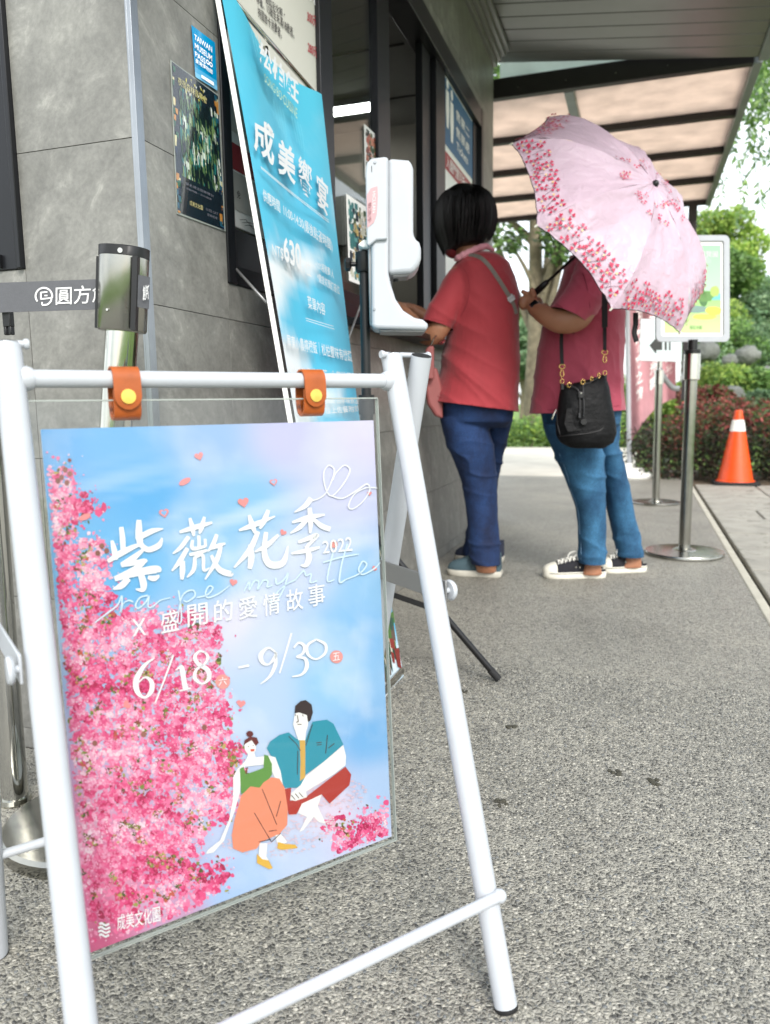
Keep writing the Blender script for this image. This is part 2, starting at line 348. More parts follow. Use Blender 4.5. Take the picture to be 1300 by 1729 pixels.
def parent_mat(p):
    m = Matrix.Translation(p.location) @ p.rotation_euler.to_matrix().to_4x4()
    if p.parent: m = parent_mat(p.parent) @ p.matrix_parent_inverse @ m
    return m
def tag(o, label, cat, group=None):
    o['label'] = label; o['category'] = cat
    if group: o['group'] = group
    return o
def thing(name, label, cat, loc=(0, 0, 0), group=None):
    o = bpy.data.objects.new(name, None); COL.objects.link(o); o.location = loc; o.empty_display_size = .1
    return tag(o, label, cat, group)
def struct(o): o['kind'] = 'structure'; return o
def stuff(o): o['kind'] = 'stuff'; return o
def lerp(a, b, t): return a+(b-a)*t
def spline(pts, n=8):
    pts = [Vector(p) for p in pts]; o = []
    for i in range(len(pts)-1):
        p0, p1, p2, p3 = pts[max(i-1, 0)], pts[i], pts[i+1], pts[min(i+2, len(pts)-1)]
        for k in range(n):
            t = k/n; o.append(.5*((2*p1)+(p2-p0)*t+(2*p0-5*p1+4*p2-p3)*t*t+(3*p1-p0-3*p2+p3)*t**3))
    return o+[pts[-1]]
def union(mb, voxel=.006, it=6, fac=.5):
    me = mb.mesh('tmp'); bm = bmesh.new(); bm.from_mesh(me); bmesh.ops.recalc_face_normals(bm, faces=bm.faces); bm.to_mesh(me); bm.free()
    o = bpy.data.objects.new('tmp', me); COL.objects.link(o)
    r = o.modifiers.new('r', 'REMESH'); r.mode = 'VOXEL'; r.voxel_size = voxel
    if it: q = o.modifiers.new('s', 'SMOOTH'); q.iterations = it; q.factor = fac
    bpy.context.view_layer.update()
    out = bpy.data.meshes.new_from_object(o.evaluated_get(bpy.context.evaluated_depsgraph_get()))
    bpy.data.objects.remove(o); bpy.data.meshes.remove(me); return out
def displace(me, fn):
    n = len(me.vertices); co = np.empty(n*3, np.float32); me.vertices.foreach_get('co', co); no = np.empty(n*3, np.float32); me.vertices.foreach_get('normal', no)
    co = co.reshape(-1, 3); no = no.reshape(-1, 3)
    for i in range(n):
        co[i] += no[i]*fn(Vector(co[i]))
    me.vertices.foreach_set('co', co.ravel()); me.update()
from mathutils.bvhtree import BVHTree
class Skin:
    """points on the side of an object that faces the camera"""
    def __init__(s, o): s.t = BVHTree.FromPolygons([v.co for v in o.data.vertices], [tuple(p.vertices) for p in o.data.polygons])
    def __call__(s, x, y, lift=.004, D=None):
        d = ray(x, y).normalized(); h = s.t.ray_cast(CAM, d)
        if h[0] is None:
            h = s.t.find_nearest(at_d(x, y, D or 3.0)); n = h[1]; return h[0]+(n if n.dot(CAM-h[0]) > 0 else -n)*lift
        n = h[1] if h[1].dot(d) < 0 else -h[1]; return h[0]+n*lift
# ---- flat print
_tc = {}
def glyphs(s, bold=0.0, shear=0.0, space=1.0):
    k = (s, bold, shear, space)
    if k in _tc: return _tc[k]
    c = bpy.data.curves.new('t', 'FONT'); c.body = s; c.resolution_u = 3; c.offset = bold; c.shear = shear; c.space_character = space; c.fill_mode = 'FRONT'
    o = bpy.data.objects.new('t', c); COL.objects.link(o); bpy.context.view_layer.update()
    me = bpy.data.meshes.new_from_object(o.evaluated_get(bpy.context.evaluated_depsgraph_get()))
    v = np.array([tuple(p.co) for p in me.vertices]); f = [tuple(p.vertices) for p in me.polygons]
    lo = v.min(0); hi = v.max(0); v = (v-lo)/np.maximum(hi-lo, 1e-6)
    bpy.data.objects.remove(o); bpy.data.curves.remove(c); bpy.data.meshes.remove(me)
    _tc[k] = (v, f); return _tc[k]
def write(mb, s, quad, pl, lift, bold=0.0, shear=0.0, col=None, space=1.0):
    """text s into the pixel quad (TL, TR, BR, BL) printed on plane pl"""
    v, f = glyphs(s, bold, shear, space); tl, tr, br, bl = [Vector((*q, 0)) for q in quad]; b = len(mb.v)
    for p in v:
        t = tl.lerp(tr, p[0]); q = bl.lerp(br, p[0]); r = q.lerp(t, p[1]); mb.v.append(pl(r.x, r.y, lift))
    for g in f: mb.face([b+i for i in g], col)
def stroke(mb, pts, pl, lift, col=None, sc=1.0, off=(0, 0), n=6, wmul=1.0):
    """brush stroke through (x, y, width) pixel points"""
    ps = spline([(off[0]+p[0]/sc, off[1]+p[1]/sc, p[2]/sc*wmul) for p in pts], n); l = []; r = []
    for i, p in enumerate(ps):
        t = ps[min(i+1, len(ps)-1)]-ps[max(i-1, 0)]; t.z = 0
        if t.length < 1e-6: t = Vector((1, 0, 0))
        t.normalize(); nn = Vector((-t.y, t.x, 0))*max(p.z, .3)/2; l.append(p+nn); r.append(p-nn)
    b = len(mb.v)
    for a, c in zip(l, r): mb.v.append(pl(a.x, a.y, lift)); mb.v.append(pl(c.x, c.y, lift))
    for i in range(len(ps)-1): mb.face((b+2*i, b+2*i+1, b+2*i+3, b+2*i+2), col)
def patch(mb, pts, pl, lift, col=None, sc=1.0, off=(0, 0)):
    mb.poly([pl(off[0]+p[0]/sc, off[1]+p[1]/sc, lift) for p in pts], col)
def heart(mb, x, y, s, ang, pl, lift, col):
    pts = []
    for k in range(18):
        t = 2*math.pi*k/18; hx = 16*math.sin(t)**3; hy = -(13*math.cos(t)-5*math.cos(2*t)-2*math.cos(3*t)-math.cos(4*t))
        ca, sa = math.cos(ang), math.sin(ang); pts.append((x+(hx*ca-hy*sa)*s/17, y+(hx*sa+hy*ca)*s/17))
    patch(mb, pts, pl, lift, col)
def inpoly(x, y, P):
    c = False; j = len(P)-1
    for i in range(len(P)):
        if (P[i][1] > y) != (P[j][1] > y) and x < (P[j][0]-P[i][0])*(y-P[i][1])/(P[j][1]-P[i][1])+P[i][0]: c = not c
        j = i
    return c
def jit(c, a): k = 1+random.uniform(-a, a); return tuple(max(0, min(1, v*k)) for v in c)
# ---- foliage
def leaves(mb, blobs, n, size, pal, flat=0.0, droop=0.0):
    tot = sum(b[3]**2 for b in blobs)
    for (x, y, z, r, *sq) in blobs:
        k = int(n*r*r/tot); sz = sq[0] if sq else 1.0; tint = random.uniform(.8, 1.2)
        for _ in range(k):
            d = Vector((random.gauss(0, 1), random.gauss(0, 1), random.gauss(0, 1))).normalized()*r*random.random()**.4
            p = Vector((x, y, z))+Vector((d.x, d.y, d.z*sz)); s = size*random.uniform(.6, 1.35)
            a = Vector((random.gauss(0, 1), random.gauss(0, 1), random.gauss(0, .6)-droop)).normalized(); b = a.cross(Vector((random.gauss(0, 1), random.gauss(0, 1), random.gauss(0, 1)))).normalized()
            if flat: b = (b*(1-flat)+a.cross(UP)*flat).normalized()
            c = jit(random.choice(pal), .25); c = tuple(v*tint for v in c); nn = a.cross(b)*s*.18
            mb.poly([p-a*s*.5, p+b*s*.24+nn, p+a*s*.5, p-b*s*.24+nn], c)
# ================================================================== SETTING
XW, YC, ZSOF = -0.90, 1.284, 2.98
def terrain():
    mb = MB(); n = 70; xs = [(-1 if t < 0 else 1)*abs(t)**2.6*420 for t in np.linspace(-1, 1, n)]
    ys = [(-1 if t < 0 else 1)*abs(t)**2.6*420+12 for t in np.linspace(-1, 1, n)]
    for y in ys:
        for x in xs:
            z = -.12 + 1.7*math.exp(-((x-5.2)**2/14+(y-17)**2/12)) + .5*math.exp(-((x+4)**2/14+(y-20)**2/12))
            mb.v.append(Vector((x, y, z)))
    for j in range(n-1):
        for i in range(n-1): mb.face((j*n+i, j*n+i+1, (j+1)*n+i+1, (j+1)*n+i))
    return struct(mb.build('ground', 'grass', smooth=True))
terrain()
walk = struct(MB().bx(-6, .435, -3, 7.95, -.14, 0).build('walkway', 'aggregate'))
struct(MB().bx(.435, .475, -3, 7.95, -.14, .002).build('walkway_edge', 'edge_stone', bevel=.008))
struct(MB().bx(-9, -.02, 7.95, 13.2, -.14, -.006).build('plaza', 'concrete'))
pav = struct(MB().bx(.487, 4.4, -3, 7.55, -.14, -.034).build('paved_path', 'slab_bed'))
y = -2.8; k = 0
while y < 7.3:
    dep = random.choice((.42, .6, .86)); x = .497 - (k % 3)*.21
    while x < 4.3:
        wd = random.choice((.5, .72, .95)); x0 = max(x, .497); x1 = min(x+wd, 4.38)
        if x1-x0 > .1 and y > 1.2:
            me = MB().box((0, 0, 0), (x1-x0-.012, min(dep, 7.52-y)-.012, .05)).mesh('paving_slab')
            o = place(me, 'paving_slab', 'slab', pav, bevel=.006); o.location = ((x0+x1)/2, y+min(dep, 7.52-y)/2, -.035+random.uniform(-.002, .003))
        x += wd
    y += dep; k += 1
# stones standing proud of the cement near the camera
def pebbles():
    mb = MB(); rnd = random.Random(3); base = []
    for (zz, rr, nn) in ((.0, .86, 6), (.55, .78, 6)): base += [(rr*math.cos(2*math.pi*i/nn+.3*zz), rr*math.sin(2*math.pi*i/nn+.3*zz), zz) for i in range(nn)]
    base.append((0, 0, .86))
    pal = [srgb(*c) for c in ((62, 62, 60), (90, 90, 87), (110, 109, 104), (126, 124, 117), (98, 100, 100), (142, 139, 130), (160, 157, 147), (78, 77, 73))]
    cell = {}
    def spot(x, y):
        p = at = None
        kx, ky = int(x/.0105), int(y/.0105)
        for i in (-1, 0, 1):
            for j in (-1, 0, 1):
                for (a, b) in cell.get((kx+i, ky+j), ()):
                    if (a-x)**2+(b-y)**2 < .0064**2: return False
        cell.setdefault((kx, ky), []).append((x, y)); return True
    cnt = 0; tries = 0
    while cnt < 36000 and tries < 140000:
        tries += 1; y = .5+1.6*rnd.random()**1.25; x = rnd.uniform(-.95, .42)
        d = Vector((x, y, 0))-CAM; px = 650+FPX*d.dot(CR)/d.dot(CF); py = 864-FPX*d.dot(CU)/d.dot(CF)
        if not (-30 < px < 1330 and py < 1780): continue
        if not spot(x, y): continue
        cnt += 1; a = rnd.uniform(0, 6.28); ca, sa = math.cos(a), math.sin(a); l = rnd.uniform(.0025, .0046); wd = l*rnd.uniform(.5, .85); h = rnd.uniform(.0010, .0024)
        c = rnd.choice(pal); kk = rnd.uniform(.85, 1.12); c = tuple(v*kk for v in c); b = len(mb.v)
        for (u, v, q) in base:
            u *= l*rnd.uniform(.85, 1.1); v *= wd*rnd.uniform(.85, 1.1); mb.v.append(Vector((x+u*ca-v*sa, y+u*sa+v*ca, q*h*1.1-.0003)))
        for i in range(6):
            j = (i+1) % 6; mb.face((b+i, b+j, b+6+j, b+6+i), c); mb.face((b+6+i, b+6+j, b+12), c)
    return mb
o = stuff(pebbles().build('exposed_pebbles', 'print', walk, smooth=True)); MATS['pebble'] = M('pebble', attr=True, rough=.5, var=.15, vscale=300); o.data.materials[0] = MATS['pebble']
for (x, y, r) in ((845, 1357, .012), (862, 1228, .012), (1036, 1304, .013), (1098, 1319, .014), (783, 1168, .012)):
    p = at_z(x, y, 0); mb = MB()
    for q in range(7):
        c = p+Vector((random.uniform(-r, r), random.uniform(-r, r), 0)); rr = r*random.uniform(.25, .5)
        mb.lathe([(rr, -.001), (rr*.9, .0028), (rr*.4, .0034+q*.0001)], c, 9)
    mb.build('gum_spot', 'gum', walk, smooth=True)
# ================================================================== TICKET BOOTH
booth = thing('ticket_booth', 'grey stone tiled ticket booth with dark framed windows and deep eaves', 'building', (-2.4, 3.1, 0))
WY0, WY1, WZ0, WZ1 = 1.598, 4.60, 1.03, 2.40        # side window opening
WX = -1.18                                           # front window starts left of here
mb = MB()
mb.bx(-4.6, WX, YC+.013, YC+.16, 0, WZ0); mb.bx(WX, XW-.013, YC+.013, YC+.16, 0, 3.0); mb.bx(-4.6, WX, YC+.013, YC+.16, 2.4, 3.0)
mb.bx(XW-.16, XW-.013, YC+.16, 4.92, 0, WZ0-.001); mb.bx(XW-.16, XW-.013, YC+.16, WY0, WZ0, 3.0); mb.bx(XW-.16, XW-.013, WY1, 4.92, WZ0, 3.0); mb.bx(XW-.16, XW-.013, WY0, WY1, WZ1, 3.0)
mb.bx(-4.6, XW-.16, 4.77, 4.915, 0, 3.0); mb.bx(-4.6, -4.45, YC+.16, 4.77, 0, 3.0)
mb.build('wall_core', 'grout', booth)
tcache = {}
def tile(c, d):
    key = tuple(round(v, 3) for v in d)
    if key not in tcache:
        me = MB().box((0, 0, 0), d).mesh('wall_tile'); me.materials.append(MATS['stone_tile']); tcache[key] = me
    o = bpy.data.objects.new('wall_tile', tcache[key]); COL.objects.link(o); o.parent = booth; o.location = Vector(c)-booth.location
rows = [(.002, .049)]+[(.049+.3*i, .349+.3*i) for i in range(10)]
G = .0016
def cut(a0, a1, h0, h1):
    """split a tile rectangle around an opening"""
    return None
for z0, z1 in rows:
    z1 = min(z1, 2.90)
    if z1-z0 < .02: continue
    for y0, y1 in ((YC+.0135, 1.598), (1.598, 2.198), (2.198, 2.798), (2.798, 3.398), (3.398, 3.998), (3.998, 4.598), (4.598, 4.92)):
        spans = [(z0, z1)]
        if y0 >= WY0-.01 and y1 <= WY1+.01:
            if z0 >= WZ0 and z1 <= WZ1: continue
            if z0 < WZ0 < z1: spans = [(z0, WZ0)]
            elif z0 < WZ1 < z1: spans = [(WZ1, z1)]
        for a, b in spans: tile((XW-.0065, (y0+y1)/2, (a+b)/2), (.013, y1-y0-G, b-a-G))
    for x0, x1 in ((WX, XW-.0062), (-1.78, WX), (-2.38, -1.78), (-2.98, -2.38), (-3.58, -2.98)):
        spans = [(z0, z1)]
        if x1 <= WX+.001:
            if z0 >= WZ0 and z1 <= 2.4: continue
            if z0 < WZ0 < z1: spans = [(z0, WZ0)]
            elif z0 < 2.4 < z1: spans = [(2.4, z1)]
        for a, b in spans: tile(((x0+x1)/2, YC+.0065, (a+b)/2), (x1-x0-G, .013, b-a-G))
mb = MB(); mb.bx(XW-.0066, XW+.002, YC-.002, YC+.0136, 0, 2.76); mb.bx(XW-.011, XW-.0068, YC-.0016, YC-.0004, 0, 2.76); mb.bx(XW+.0004, XW+.0014, YC+.0138, YC+.021, 0, 2.76)
mb.build('corner_trim', 'trim_metal', booth, bevel=.0015)
# front window at the left
win = MB(); win.bx(WX-.012, WX, YC-.012, YC+.1, WZ0, 2.4); win.bx(WX-.07, WX-.012, YC-.004, YC+.1, WZ0, 2.4); win.bx(-3.6, WX-.07, YC-.006, YC+.1, WZ0, WZ0+.055); win.bx(-3.6, WX-.07, YC-.006, YC+.1, 2.34, 2.4)
fw = win.build('front_window_frame', 'frame_metal', booth, bevel=.002)
MB().bx(-3.6, WX-.07, YC+.03, YC+.038, WZ0+.055, 2.34).build('pane', 'dark_glass', fw)
mb = MB(); mb.bx(WX-.062, WX-.052, YC-.012, YC-.004, WZ0+.005, WZ0+.03); mb.bx(WX-.2, WX-.085, YC-.012, YC+.0, WZ0+.06, WZ0+.1); mb.build('sash_catch', 'black_plastic', fw)
# side window
def YP(px, py=300): return at_x(px, py, XW).y
Ym1a, Ym1b, Ym2a, Ym2b = YP(546), YP(566), YP(641), YP(661)
Yp1a, Yp1b, Yp2a, Yp2b = YP(713), YP(727), YP(736), YP(752); Yt1 = YP(799)
mb = MB(); FX0, FX1 = XW-.10, XW+.005
mb.bx(FX0, FX1, WY0, WY0+.038, WZ0, WZ1); mb.bx(FX0, FX1, WY1-.06, WY1, WZ0, WZ1); mb.bx(FX0, FX1-.002, WY0+.038, WY1-.06, WZ1-.10, WZ1); mb.bx(FX0, FX1-.002, WY0+.038, WY1-.06, WZ0, WZ0+.045)
side = mb.build('side_window_frame', 'frame_metal', booth, bevel=.003)
def YQ(px, X, py=300): return at_x(px, py, X).y
Xi, Xo = FX0+.06, FX0+.08
Ym1a, Ym1b, Ym2a, Ym2b = YQ(546, Xo), YQ(566, Xo), YQ(640, Xi), YQ(660, Xi)
Yp1a, Yp1b, Yp2a, Yp2b = YQ(714, Xi), YQ(727, Xi), YQ(737, Xo), YQ(752, Xo); Yt1 = YQ(799, Xo)
def mul(a, b, z0=WZ0+.045, z1=WZ1-.10, xo=0., dep=.032): MB().bx(FX0+.08-dep-xo, FX0+.08-xo, a, b, z0, z1).build('mullion', 'frame_metal', side, bevel=.002)
mul(Ym1a, Ym1b); mul(Ym2a, Ym2b, xo=.02); mul(Yp1a, Yp1b, xo=.02); mul(Yp2a, Yp2b); mul(Yt1, WY1-.061)
MB().bx(FX0+.012, FX0+.075, WY0+.039, Ym1a-.001, WZ0+.046, WZ0+.14).build('bottom_rail', 'frame_metal', side, bevel=.002)
MB().bx(FX0+.01, FX0+.06, Ym1b+.001, Ym2a-.001, WZ0+.046, WZ0+.10).build('bottom_rail', 'frame_metal', side, bevel=.002)
for a, b, x in ((Ym1b+.001, Ym2a-.001, FX0+.035), (Yp1b+.001, Yp2a-.001, FX0+.03), (WY0+.039, Ym1a-.001, FX0+.05)):
    MB().bx(x, x+.005, a, b, WZ0+(.141 if a < 1.7 else .102), WZ1-.101).build('pane', 'glass', side)
MB().bx(XW-.30, XW+.10, Ym1b, Yp2b, WZ0-.028, WZ0-.004).build('counter_ledge', 'frame_metal', booth, bevel=.003)
# room behind the window
mb = MB(); mb.bx(-4.44, XW-.165, YC+.165, 4.76, 2.43, 2.47); mb.build('interior_ceiling', 'ceiling_paint', booth)
mb = MB(); mb.bx(-4.44, XW-.17, 4.72, 4.765, 0, 2.655); mb.bx(-4.44, -4.40, YC+.17, 4.71, 0, 2.655); mb.bx(-4.44, XW-.17, YC+.165, YC+.19, 0, 2.655); mb.bx(-4.39, XW-.17, YC+.2, 4.7, -.02, .01); mb.build('interior_wall', 'wall_paint', booth)
mb = MB(); mb.bx(-2.4, XW-.2, 4.66, 4.715, 1.75, 2.05); mb.build('interior_bulkhead', 'ceiling_paint', booth)
MB().bx(XW-.75, XW-.19, 1.6, 4.6, .96, .99).build('counter', 'wall_paint', booth, bevel=.004)
lp = at_z(622, 180, 2.39)
for yy in np.arange(1.9, 4.6, .6): MB().bx(-4.2, XW-.2, yy-.006, yy+.006, 2.424, 2.434).build('ceiling_strip', 'grout', booth)
lt = thing('ceiling_light', 'lit white ceiling panel inside the ticket booth', 'light', (lp.x, lp.y, 2.40))
MB().bx(lp.x-.42, lp.x+.06, lp.y-.06, lp.y+.06, 2.39, 2.424).build('housing', 'white_paint', lt)
MB().bx(lp.x-.40, lp.x+.04, lp.y-.05, lp.y+.05, 2.382, 2.389).build('diffuser', 'light_panel', lt)
# cornice and eaves
mb = MB()
for (x, z0, z1) in ((.022, 2.765, 2.80), (.045, 2.80, 2.825), (.07, 2.825, 2.848), (.095, 2.848, 2.866)): mb.bx(XW-.012, XW+x, YC, 4.925+x*.3, z0, z1-.0005)
mb.build('cornice', 'soffit', booth, bevel=.004)
XE = .62; ZE = 2.70; YE = 5.17
sof = MB(); nb = 26; yb = np.linspace(YC-.05, YE, nb+1)
mb = MB(); mb.extr([(XW-.1, YC-.06, 2.945), (XE, YC-.06, ZE+.065), (XE, YC-.06, ZE+.13), (XW-.1, YC-.06, 3.24)], (0, YE-YC+.06, 0)); mb.extr([(-4.8, YC-.06, 3.03), (XW-.1, YC-.06, 3.06), (XW-.1, YC-.06, 3.24), (-4.8, YC-.06, 3.24)], (0, YE-YC+.06, 0)); rf = mb.build('roof', 'frame_metal', booth)
for i in range(nb):
    a, b = yb[i], yb[i+1]-.005; mb = MB(); mb.extr([(XW-.02, a, 2.885), (XE-.03, a, ZE+.002), (XE-.03, a, ZE+.05), (XW-.02, a, 2.935)], (0, b-a, 0)); mb.build('soffit_board', 'soffit', rf, bevel=.004)
MB().extr([(XE-.03, YC-.06, ZE-.02), (XE+.03, YC-.06, ZE-.02), (XE+.03, YC-.06, ZE+.17), (XE-.03, YC-.06, ZE+.17)], (0, YE-YC+.06, 0)).build('fascia', 'rail', rf, bevel=.004)
# ================================================================== AWNING behind the booth
ZA = 2.70; A0 = at_z(832, 170, ZA).y; A1 = at_z(833, 377, ZA).y; AX0, AX1 = -2.3, .575
aw = thing('awning', 'flat awning of beige sheets on dark beams beyond the ticket booth', 'awning', (0, (A0+A1)/2, 0))
ysb = [A0]+[at_z(833, q, ZA).y for q in (246, 300, 343)]+[A1]
for i, yy in enumerate(ysb):
    h = .12 if i == 0 else .07
    mb = MB(); mb.bx(AX0, AX1, yy-.03, yy+.03, ZA, ZA+h); bo = mb.build('beam', 'beam', aw, bevel=.004)
    if i == 0:
        for x in np.arange(-.8, .55, .3): MB().lathe([(.006, 0), (.004, .004)], (x, yy-.03, ZA+.05), 8, (0, -1, 0)).build('screw', 'steel', bo)
for a, b in zip(ysb[:-1], ysb[1:]):
    n = 10
    mb = MB()
    xs = np.linspace(AX0, AX1, 24); yy = np.linspace(a+.031, b-.031, 6)
    for q in yy:
        for x in xs: mb.v.append(Vector((x, q, ZA+.045+.006*noise.noise((x*3, q*3, 1)))))
    for j in range(5):
        for i in range(23): mb.face((j*24+i, j*24+i+1, (j+1)*24+i+1, (j+1)*24+i))
    o = mb.build('roof_sheet', 'awning_sheet', aw, smooth=True); md = o.modifiers.new('s', 'SOLIDIFY'); md.thickness = .006; md.offset = 1
mb = MB(); mb.bx(AX1, AX1+.05, A0-.03, A1+.05, ZA-.005, ZA+.10); mb.build('side_rail', 'rail', aw, bevel=.004)
xr = at_z(968, 190, ZA).x; mb = MB(); mb.bx(xr-.03, xr+.03, A0+.031, A1-.031, ZA-.002, ZA+.06); mb.build('rafter', 'rail', aw, bevel=.004)
pp = at_z(1181, 360, ZA); mb = MB(); mb.bx(AX1-.16, AX1-.08, A1-.04, A1+.04, -.1, ZA); mb.build('post', 'beam', aw, bevel=.004)
mb = MB(); mb.bx(AX0, AX0+.08, A1-.04, A1+.04, -.1, ZA); mb.build('post', 'beam', aw, bevel=.004)
mb = MB(); mb.extr([(XW-.02, A0-.005, ZA+.121), (AX1, A0-.005, ZA+.121), (AX1, A0-.005, ZA+.13), (XW-.02, A0-.005, 2.96)], (0, .008, 0)); mb.build('transom_pane', 'frosted', aw)
# ================================================================== PAPER AND SIGNS ON THE BOOTH
def sheet(name, px4, pl, lift, th, mat, parent=None, bevel=0):
    pts = [pl(x, y, lift) for x, y in px4]; mb = MB(); mb.extr(pts, -pl.n*th); return mb.build(name, mat, parent, bevel=bevel)
wallp = Plane((XW, 0, 0), (1, 0, 0))
# museum pass
ps = thing('museum_pass_notice', 'small blue notice reading TAIWAN MUSEUM PASS taped above the dark event poster', 'notice', wallp(345, 140))
mb = MB(); cn = [(323, 42), (363, 72), (367, 153), (330, 130)]; c1, c2 = srgb(0, 146, 200), srgb(160, 212, 235)
b = len(mb.v); N = 10
for j in range(N+1):
    for i in range(N+1):
        u, v = i/N, j/N; x = lerp(lerp(cn[0][0], cn[1][0], u), lerp(cn[3][0], cn[2][0], u), v); y = lerp(lerp(cn[0][1], cn[1][1], u), lerp(cn[3][1], cn[2][1], u), v)
        mb.v.append(wallp(x, y, .003+.006*max(0, v-.8)*(1+u)))
for j in range(N):
    for i in range(N):
        t = max(0, (j/N-.72)/.28); mb.face((b+j*11+i, b+j*11+i+1, b+j*11+i+12, b+j*11+i+11), tuple(lerp(p, q, t*.8) for p, q in zip(c1, c2)))
mb.build('sheet', 'print_gloss', ps)
mb = MB(); P4 = lambda a, b_, c, d: [a, b_, c, d]
write(mb, 'TAIWAN', [(328, 57), (358, 79), (358, 89), (328, 66)], wallp, .0062, .015)
write(mb, 'MUSEUM', [(329, 72), (358, 94), (358, 104), (329, 81)], wallp, .0062, .015)
write(mb, 'PASS', [(329, 86), (347, 99), (347, 109), (330, 95)], wallp, .0062, .015)
write(mb, '∞', [(348, 99), (359, 107), (359, 115), (348, 107)], wallp, .0062, .01)
write(mb, '臺灣博物館', [(330, 98), (359, 118), (359, 126), (330, 105)], wallp, .0062, .01)
patch(mb, [(340, 126), (361, 139), (361, 145), (340, 131)], wallp, .0070)
mb.build('lettering', 'white_print', ps)
# dark poster
dp = thing('event_poster', 'dark green event poster in a clear sleeve beside the side window', 'poster', wallp(340, 370))
pc = [(290, 104), (368, 162), (379, 388), (300, 358)]
sheet('backing', [(288, 101), (369, 160), (381, 391), (299, 361)], wallp, .0022, .0012, 'acrylic_edge', dp)
def bil(q, u, v): return (lerp(lerp(q[0][0], q[1][0], u), lerp(q[3][0], q[2][0], u), v), lerp(lerp(q[0][1], q[1][1], u), lerp(q[3][1], q[2][1], u), v))
mb = MB(); patch(mb, pc, wallp, .0026, srgb(26, 30, 38))
rnd = random.Random(5); gp = [srgb(*c) for c in ((20, 26, 24), (64, 92, 52), (28, 64, 60), (110, 136, 80), (44, 120, 116), (160, 178, 146), (225, 232, 225), (90, 110, 66))]
for k in range(620):
    u, v = rnd.uniform(.12, .96), rnd.uniform(.12, .72); wd = rnd.uniform(.008, .03); hh = rnd.uniform(.02, .1); n_ = noise.noise((u*5, v*7, 2))
    c = gp[min(7, max(0, int((n_+.5)*7+rnd.uniform(-1.5, 1.5))))]
    pts = [bil(pc, min(.985, u+a), min(.74, v+b_)) for a, b_ in ((0, 0), (wd, .01), (wd*1.2, hh), (wd*.2, hh*.9))]
    patch(mb, pts, wallp, .00285+k*1e-6, c)
for k in range(26):
    u = rnd.uniform(.25, .75); v = rnd.uniform(.02, .14); patch(mb, [bil(pc, u+a, v+b_) for a, b_ in ((0, 0), (.03, 0), (.02, .02))], wallp, .0036, rnd.choice([srgb(220, 210, 90), srgb(230, 230, 220)]))
for k in range(60):
    v = rnd.random(); u = rnd.choice((rnd.uniform(0, .07), rnd.uniform(.93, 1))); patch(mb, [bil(pc, max(0, min(1, u+a)), min(1, v+b_)) for a, b_ in ((-.03, 0), (.03, 0), (.025, .04), (-.02, .035))], wallp, .0036+k*1e-6, rnd.choice([srgb(38, 88, 110), srgb(196, 134, 60), srgb(36, 90, 60), srgb(216, 206, 160), srgb(30, 40, 70)]))
mb.build('print', 'print_gloss', dp)
mb = MB()
for s_, u0, u1, v0, v1 in (('夜宿森林音樂會', .12, .75, .07, .125), ('成美文化園', .27, .55, .885, .92), ('11/05 SAT', .62, .88, .89, .91), ('音樂晚會', .64, .86, .925, .945), ('報名請洽服務櫃台', .2, .8, .77, .79), ('活動地點・文化園區', .2, .75, .805, .82)):
    write(mb, s_, [bil(pc, u0, v0), bil(pc, u1, v0), bil(pc, u1, v1), bil(pc, u0, v1)], wallp,   .0038, .005, col=srgb(214, 204, 140) if v0 < .2 or u0 == .27 else srgb(120, 122, 134))
mb.build('lettering', 'print', dp)
sheet('sleeve', pc, wallp, .0046, .0006, 'acrylic', dp)
# price board behind the glass
XB = FX0+.064; bp = Plane((XB, 0, 0), (1, 0, 0))
pb = thing('price_board', 'cream and red admission price board filling the booth window beside the blue banner', 'board', (XB, 2.0, WZ0))
y0 = WY0+.042; y1 = at_x(543, 150, XB).y; mb = MB(); mb.bx(XB-.006, XB, y0, y1, WZ0+.15, 2.29); mb.build('board', 'paper_white', pb)
mb = MB()
def yz(u, v): return (XB+.001, lerp(y0, y1, u), v)
def rect(u0, u1, z0, z1, c, lift=.001): mb.poly([(XB+lift, lerp(y0, y1, u), z) for u, z in ((u0, z0), (u1, z0), (u1, z1), (u0, z1))], c)
cream = srgb(222, 220, 210); red = srgb(176, 38, 52)
zr1 = at_x(400, 245, XB).z; zr0 = at_x(405, 292, XB).z; zc0 = at_x(410, 360, XB).z
rect(.02, .97, zr1+.025, 2.25, cream); rect(.02, .97, zr0, zr1, red); rect(.02, .97, zc0, zr0-.004, srgb(206, 204, 196))
zz = at_x(525, 15, XB).z; rect(.03, .96, zz+.03, zz+.2, red, .0016)
mb.build('print', 'print', pb)
mb = MB(); write(mb, '元', [(520, -22), (536, -10), (536, 14), (522, 0)], bp, .003, .02); mb.build('lettering', 'white_print', pb)
mb = MB(); write(mb, '300元', [(519, 18), (535, 29), (535, 48), (519, 36)], bp, .003, .015); write(mb, '280元', [(520, 70), (536, 82), (536, 100), (520, 88)], bp, .003, .015); mb.build('price_figures', 'red_print', pb)
mb = MB()
write(mb, '設籍彰化縣・', [(448, -8), (481, 18), (481, 32), (449, 5)], bp, .003, .004); write(mb, '學童、13歲至未滿18歲者。', [(432, -12), (497, 48), (497, 66), (434, 5)], bp, .003, .004); write(mb, '持國旅卡消費者。', [(435, 10), (476, 48), (476, 66), (436, 28)], bp, .003, .004)
write(mb, '免', [(400, 321), (406, 323), (406, 336), (400, 334)], bp, .003, .004); write(mb, '費', [(421, 330), (427, 332), (427, 345), (421, 343)], bp, .003, .004)
for k in range(3): stroke(mb, [(405+k*4, 371+k*5, .8), (415+k*4, 371+k*5, .8), (418+k*4, 375+k*5, .8), (430, 378+k*5, .8)], bp, .003)
mb.build('small_print', 'ink', pb)
